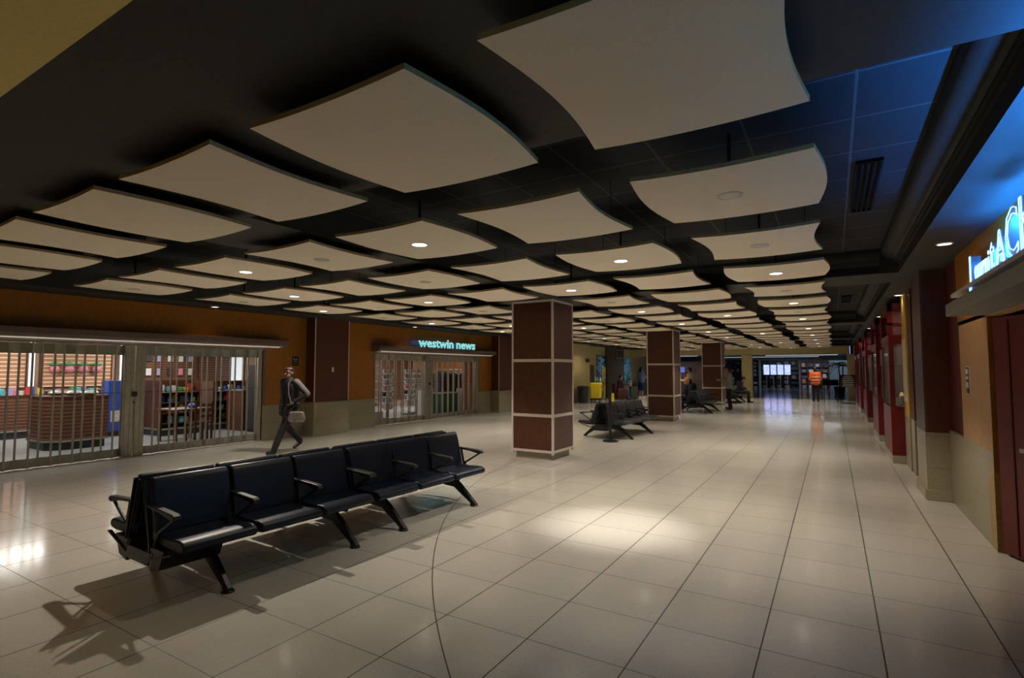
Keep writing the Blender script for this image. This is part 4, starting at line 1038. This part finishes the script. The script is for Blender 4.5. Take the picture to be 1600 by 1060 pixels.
spot('mosaic_lamp', (XL+.35, 32.8, ZS-.05), 26, (.7, .95, 1), 70, .6, .05); spot('mosaic_lamp', (XL+.35, 28.2, ZS-.05), 9, (.6, .85, 1), 70, .6, .05)
t = thing('restroom_pillar', 'dark grey restroom pillar between the two teal mosaic panels', 'pillar', (XL, 28.95, 0))
MB().box(0, .12, 0, 2.9, 0, ZS-.003).build('pillar_body', mat('dark_olive', (.085, .08, .06), .6, noise=.2), t)
s3 = thing('restroom_sign', 'square dark sign with restroom figures hanging at the grey pillar', 'sign', (-11.07, 30.35, 2.3))
MB().box(0, .04, 0, 1.3, 0, .5).build('sign_panel', MATS['dark_olive'], s3)
m = MB()
for y in (.4, .85):
    m.lathe([(.03, -.03), (.05, 0), (.03, .03)], c=(.045, y, .40), n=10); m.box(.04, .05, y-.07, y+.07, .18, .34); m.box(.04, .05, y-.055, y-.015, .05, .18); m.box(.04, .05, y+.015, y+.055, .05, .18)
m.build('figures', M_black, s3); m = MB()
for a_, b2_, c_, d_ in ((0, 1.3, 0, .02), (0, 1.3, .48, .5), (0, .02, 0, .5), (1.28, 1.3, 0, .5)): m.box(.04, .046, a_, b2_, c_, d_)
m.build('pale_border', M_trim, s3)
tag(MB().box(0, .04, 0, 1.2, 0, 1.1).build('grey_wall_panel', mat('plum_panel', (.11, .09, .10), .5, noise=.1), loc=(XL+.001, 26.0, .76), bevel=.005), 'plum grey service panel on the yellow wall behind the janitor cart', 'wall panel')

# ================================================================== BEYOND THE HEADER
M_fw = mat('far_brown_wall', (.22, .10, .06), .6, noise=.4, nscale=2)
M_fg = mat('far_grey_wall', (.30, .31, .33), .6, noise=.3, nscale=1.5)
struct('wall_far_end', MB().box(-34, 14, 57.5, 57.7, 0, 4.2), M_fg)
struct('wall_far_side', MB().box(13.9, 14, 34, 57.5, 0, 4.2), M_fg)
struct('wall_far_left', MB().box(-34, -33.9, 34, 57.5, 0, 4.2), M_fg)
struct('ceiling_far', MB().box(-34, 14, 33.8, 57.5, 2.85, 2.95), mat('far_ceiling', (.6, .6, .6), .8, noise=.05))
for i, (x, y, w2, p) in enumerate(((-2.2, 48.6, 5.2, 85), (-13.2, 47.5, 6.5, 60), (3.4, 50, 4, 40), (-20, 40, 6, 70), (-5, 54.5, 8, 60))):
    t = thing('ceiling_light', 'long white light strip on the far hall ceiling, '+['centre', 'left of centre', 'right', 'farthest left', 'over the dark display wall'][i], 'light', (x, y, 2.85), group='light strips in the far hall')
    MB().box(-w2/2, w2/2, -.25, .25, -.06, 0).build('housing', M_white, t); MB().box(-w2/2+.05, w2/2-.05, -.2, .2, -.066, -.06).build('diffuser', mat('far_tube', (1, 1, 1), .4, emit=(.88, .95, 1), estr=1.4), t)
    area('far_light', (x, y, 2.76), (0, 0, 0), w2, .4, p, (.8, .9, 1))
# dark display grid wall with panels
def rack_wall(x0, x1, y, h, lab, nx, nz, frame=M_cham, seed=1):
    t = thing('display_wall', lab, 'display wall', (x0, y, 0)); random.seed(seed); L = x1-x0
    MB().box(0, L, .3, .38, 0, h).build('back_panel', mat('rack_back', (.10, .11, .14), .6), t)
    m = MB()
    for i in range(nx+1): m.box(L*i/nx-.03, L*i/nx+.03, 0, .3, 0, h)
    for k in range(nz+1): m.box(0, L, 0, .3, h*k/nz-.025 if k else 0, h*k/nz+.025)
    m.build('frame', frame, t)
    cols = [(.40, .16, .10), (.65, .62, .60), (.30, .33, .42), (.50, .32, .22), (.2, .16, .2)]
    for i in range(nx):
        for k in range(nz):
            if random.random() < .72:
                a = L*i/nx+.08; b = L*(i+1)/nx-.08; m = MB().box(a, a+(b-a)*random.uniform(.6, 1), .05, .29, h*k/nz+.03, h*k/nz+h/nz*random.uniform(.45, .85))
                q = random.randrange(5); m.build('stacked_goods', mat('rack_goods%d' % q, cols[q], .6, noise=.3, nscale=5), t)
    return t
rack_wall(-8.3, -5.55, 50.5, 2.45, 'dark shelving wall of goods left of the bright screens', 6, 7, seed=3)
rack_wall(-5.4, -2.55, 51.5, 2.4, 'dark shelving wall of goods behind the bright screens', 5, 6, seed=4)
rack_wall(-2.3, 1.2, 50.5, 2.3, 'low brown shelving wall right of the bright screens', 7, 5, M_wood, seed=5)
struct('wall_far_brown', MB().box(-30, -8.7, 49.8, 50, 0, 2.35), M_fw)
random.seed(11)
for i, (x, w_, h_, c) in enumerate(((-15.2, .8, .6, 'blue_sign'), (-14.2, .7, .6, 'round_red'), (-13.2, .6, .5, 'blue_sign'), (-12.2, .6, .5, 'blue_sign'))):
    mm_ = mat(c, (.1, .15, .5) if c == 'blue_sign' else (.6, .1, .1), .5, emit=(.15, .25, .8) if c == 'blue_sign' else (.8, .15, .12), estr=.5)
    t = thing('shop_light_box', ['blue square light box, far left on the brown far wall', 'red framed light box between two blue ones on the brown far wall', 'blue light box right of the red one on the brown far wall', 'rightmost blue light box on the brown far wall'][i], 'sign', (x, 49.8, 1.35))
    MB().box(0, w_, -.08, 0, 0, h_).build('glowing_face', mm_, t); MB().box(-.03, w_+.03, -.06, 0, -.03, 0).build('frame', M_black, t)
# four screens
M_scr = bpy.data.materials.new('screen_rows'); M_scr.use_nodes = True; nt = M_scr.node_tree; b_ = nt.nodes['Principled BSDF']
g_ = nt.nodes.new('ShaderNodeNewGeometry'); s_ = nt.nodes.new('ShaderNodeSeparateXYZ'); nt.links.new(g_.outputs['Position'], s_.inputs[0])
rows = line_mask(nt, s_.outputs[2], .085, 0, .014); br_ = nt.nodes.new('ShaderNodeTexNoise'); br_.inputs['Scale'].default_value = 9; nt.links.new(g_.outputs['Position'], br_.inputs['Vector'])
mxx = nt.nodes.new('ShaderNodeMix'); mxx.data_type = 'RGBA'; mxx.inputs[6].default_value = (.38, .46, 1, 1); mxx.inputs[7].default_value = (.03, .05, .5, 1)
f_ = nmath(nt, 'MULTIPLY', rows, nmath(nt, 'GREATER_THAN', br_.outputs['Fac'], .42)); nt.links.new(f_, mxx.inputs[0]); nt.links.new(mxx.outputs[2], b_.inputs['Emission Color']); b_.inputs['Emission Strength'].default_value = 2.0; b_.inputs['Base Color'].default_value = (.02, .02, .05, 1)
for i in range(4):
    x = -5.06+.53*i
    t = thing('flight_screen', 'bright blue flight information screen, %s in the row of four' % ['leftmost', 'second from left', 'third from left', 'rightmost'][i], 'screen', (x, 49.95, 1.2), group='flight information screens')
    MB().box(-.02, .46, .02, .08, -.02, .84).build('casing', M_black, t); MB().box(.0, .44, .0, .02, 0, .82).build('display', M_scr, t)
    m = MB(); m.box(.20, .24, .03, .07, -1.2, -.02); m.box(.05, .39, -.1, .2, -1.2, -1.17); m.build('stand', M_alu, t)
# palm
M_leaf = mat('palm_leaf', (.03, .12, .05), .5, noise=.3)
t = thing('potted_palm', 'tall potted palm at the far right beyond the header', 'palm', (.35, 42, 0))
MB().lathe([(.28, 0), (.34, .5), (.3, .5)], n=20).build('planter', M_black, t, smooth=True)
MB().tube([(0, 0, .45), (.03, 0, 1.2), (-.03, 0, 2.0)], [.05, .04, .03], 8).build('trunk', mat('palm_trunk', (.12, .08, .05), .8, noise=.3), t, smooth=True)
MB().tube([(.1, 0, .45), (.2, 0, 1.2), (.22, 0, 1.9)], [.04, .035, .03], 8).build('trunk', MATS['palm_trunk'], t, smooth=True)
random.seed(5)
for k in range(20):
    a = 2*PI*k/20*1.9; ln = random.uniform(.6, 1.0); e0 = random.uniform(.1, .7); cx, cz = (-.03, 2.0) if k % 2 else (.22, 1.9); m = MB(); P = []
    for q in range(9):
        s = q/8; P.append(V(cx+math.cos(a)*ln*s, math.sin(a)*ln*s, cz+e0*s-.75*s*s))
    m.tube(P, .008, 5)
    for q in range(1, 9):
        d = V(-math.sin(a), math.cos(a), 0)*.22*math.sin(PI*min(.97, q/9+.08))
        for s in (-1, 1):
            p = P[q]; e = p+d*s-V(0, 0, .08); n2 = V(math.cos(a), math.sin(a), 0)*.03
            m.add([p-n2, p+n2, e+n2*.2, e-n2*.2, p-n2+V(0, 0, .003), p+n2+V(0, 0, .003), e+n2*.2+V(0, 0, .003), e-n2*.2+V(0, 0, .003)], [(0, 1, 2, 3), (7, 6, 5, 4), (0, 4, 5, 1), (1, 5, 6, 2), (2, 6, 7, 3), (3, 7, 4, 0)])
    m.build('frond', M_leaf, t)
t = thing('pale_partition', 'pale blue grey partition panel standing behind the palm', 'partition', (-.2, 45.5, 0))
MB().box(0, 1.7, 0, .08, 0, 2.3).build('panel', mat('pale_blue', (.45, .55, .66), .5, noise=.1), t)
MB().box(-.03, 0, -.02, .1, 0, 2.33).build('post', M_alu, t)
area('far_light', (.6, 43.5, 2.76), (math.radians(35), 0, 0), 1.6, .4, 16, (.75, .88, 1))
# podium, desk and menu board
t = thing('lectern_stand', 'dark tall podium with a steel top beside the worker in orange', 'podium', (-.12, 31.4, 0))
for x in (-.28, .28):
    for y in (-.18, .18): MB().box(x-.02, x+.02, y-.02, y+.02, 0, .84).build('leg', M_black, t); MB().box(-.34, .34, -.24, .24, .84, 1.12).build('desk_box', M_blackp, t, bevel=.01); MB().box(-.2, .1, -.25, -.24, .93, .96).build('red_strip', M_goods[0], t)
t = thing('menu_board', 'black menu board with white text rows on a stand by the right wall', 'menu board', (.30, 30.3, 0))
MB().box(0, .62, 0, .03, .78, 1.38).build('board', M_plaque, t); m = MB()
for k, wd in enumerate((.4, .5, .46, .5, .44, .5)): m.box(.31-wd/2, .31+wd/2, -.006, 0, 1.27-.085*k-.02, 1.27-.085*k+.012)
m.build('text_rows', M_ink, t); m = MB(); m.box(0, .02, .03, .05, 0, .8); m.box(.60, .62, .03, .05, 0, .8); m.box(0, .62, -.1, .15, 0, .03); m.build('stand', M_black, t)
text_mesh('MENU', .09, .001, 'title', M_ink, t, axes((.18, -.003, 1.30), (1, 0, 0), (0, 0, 1)))
t = thing('hanging_screen', 'small blue lit screen hanging high at the far right wall', 'screen', (.72, 29.6, 2.35)); MB().box(0, .12, 0, .45, 0, .42).build('casing', M_black, t); MB().box(-.006, 0, .02, .43, .02, .40).build('display', M_scr, t); MB().box(.05, .07, .2, .24, .42, ZS-2.352).build('drop_rod', M_black, t)
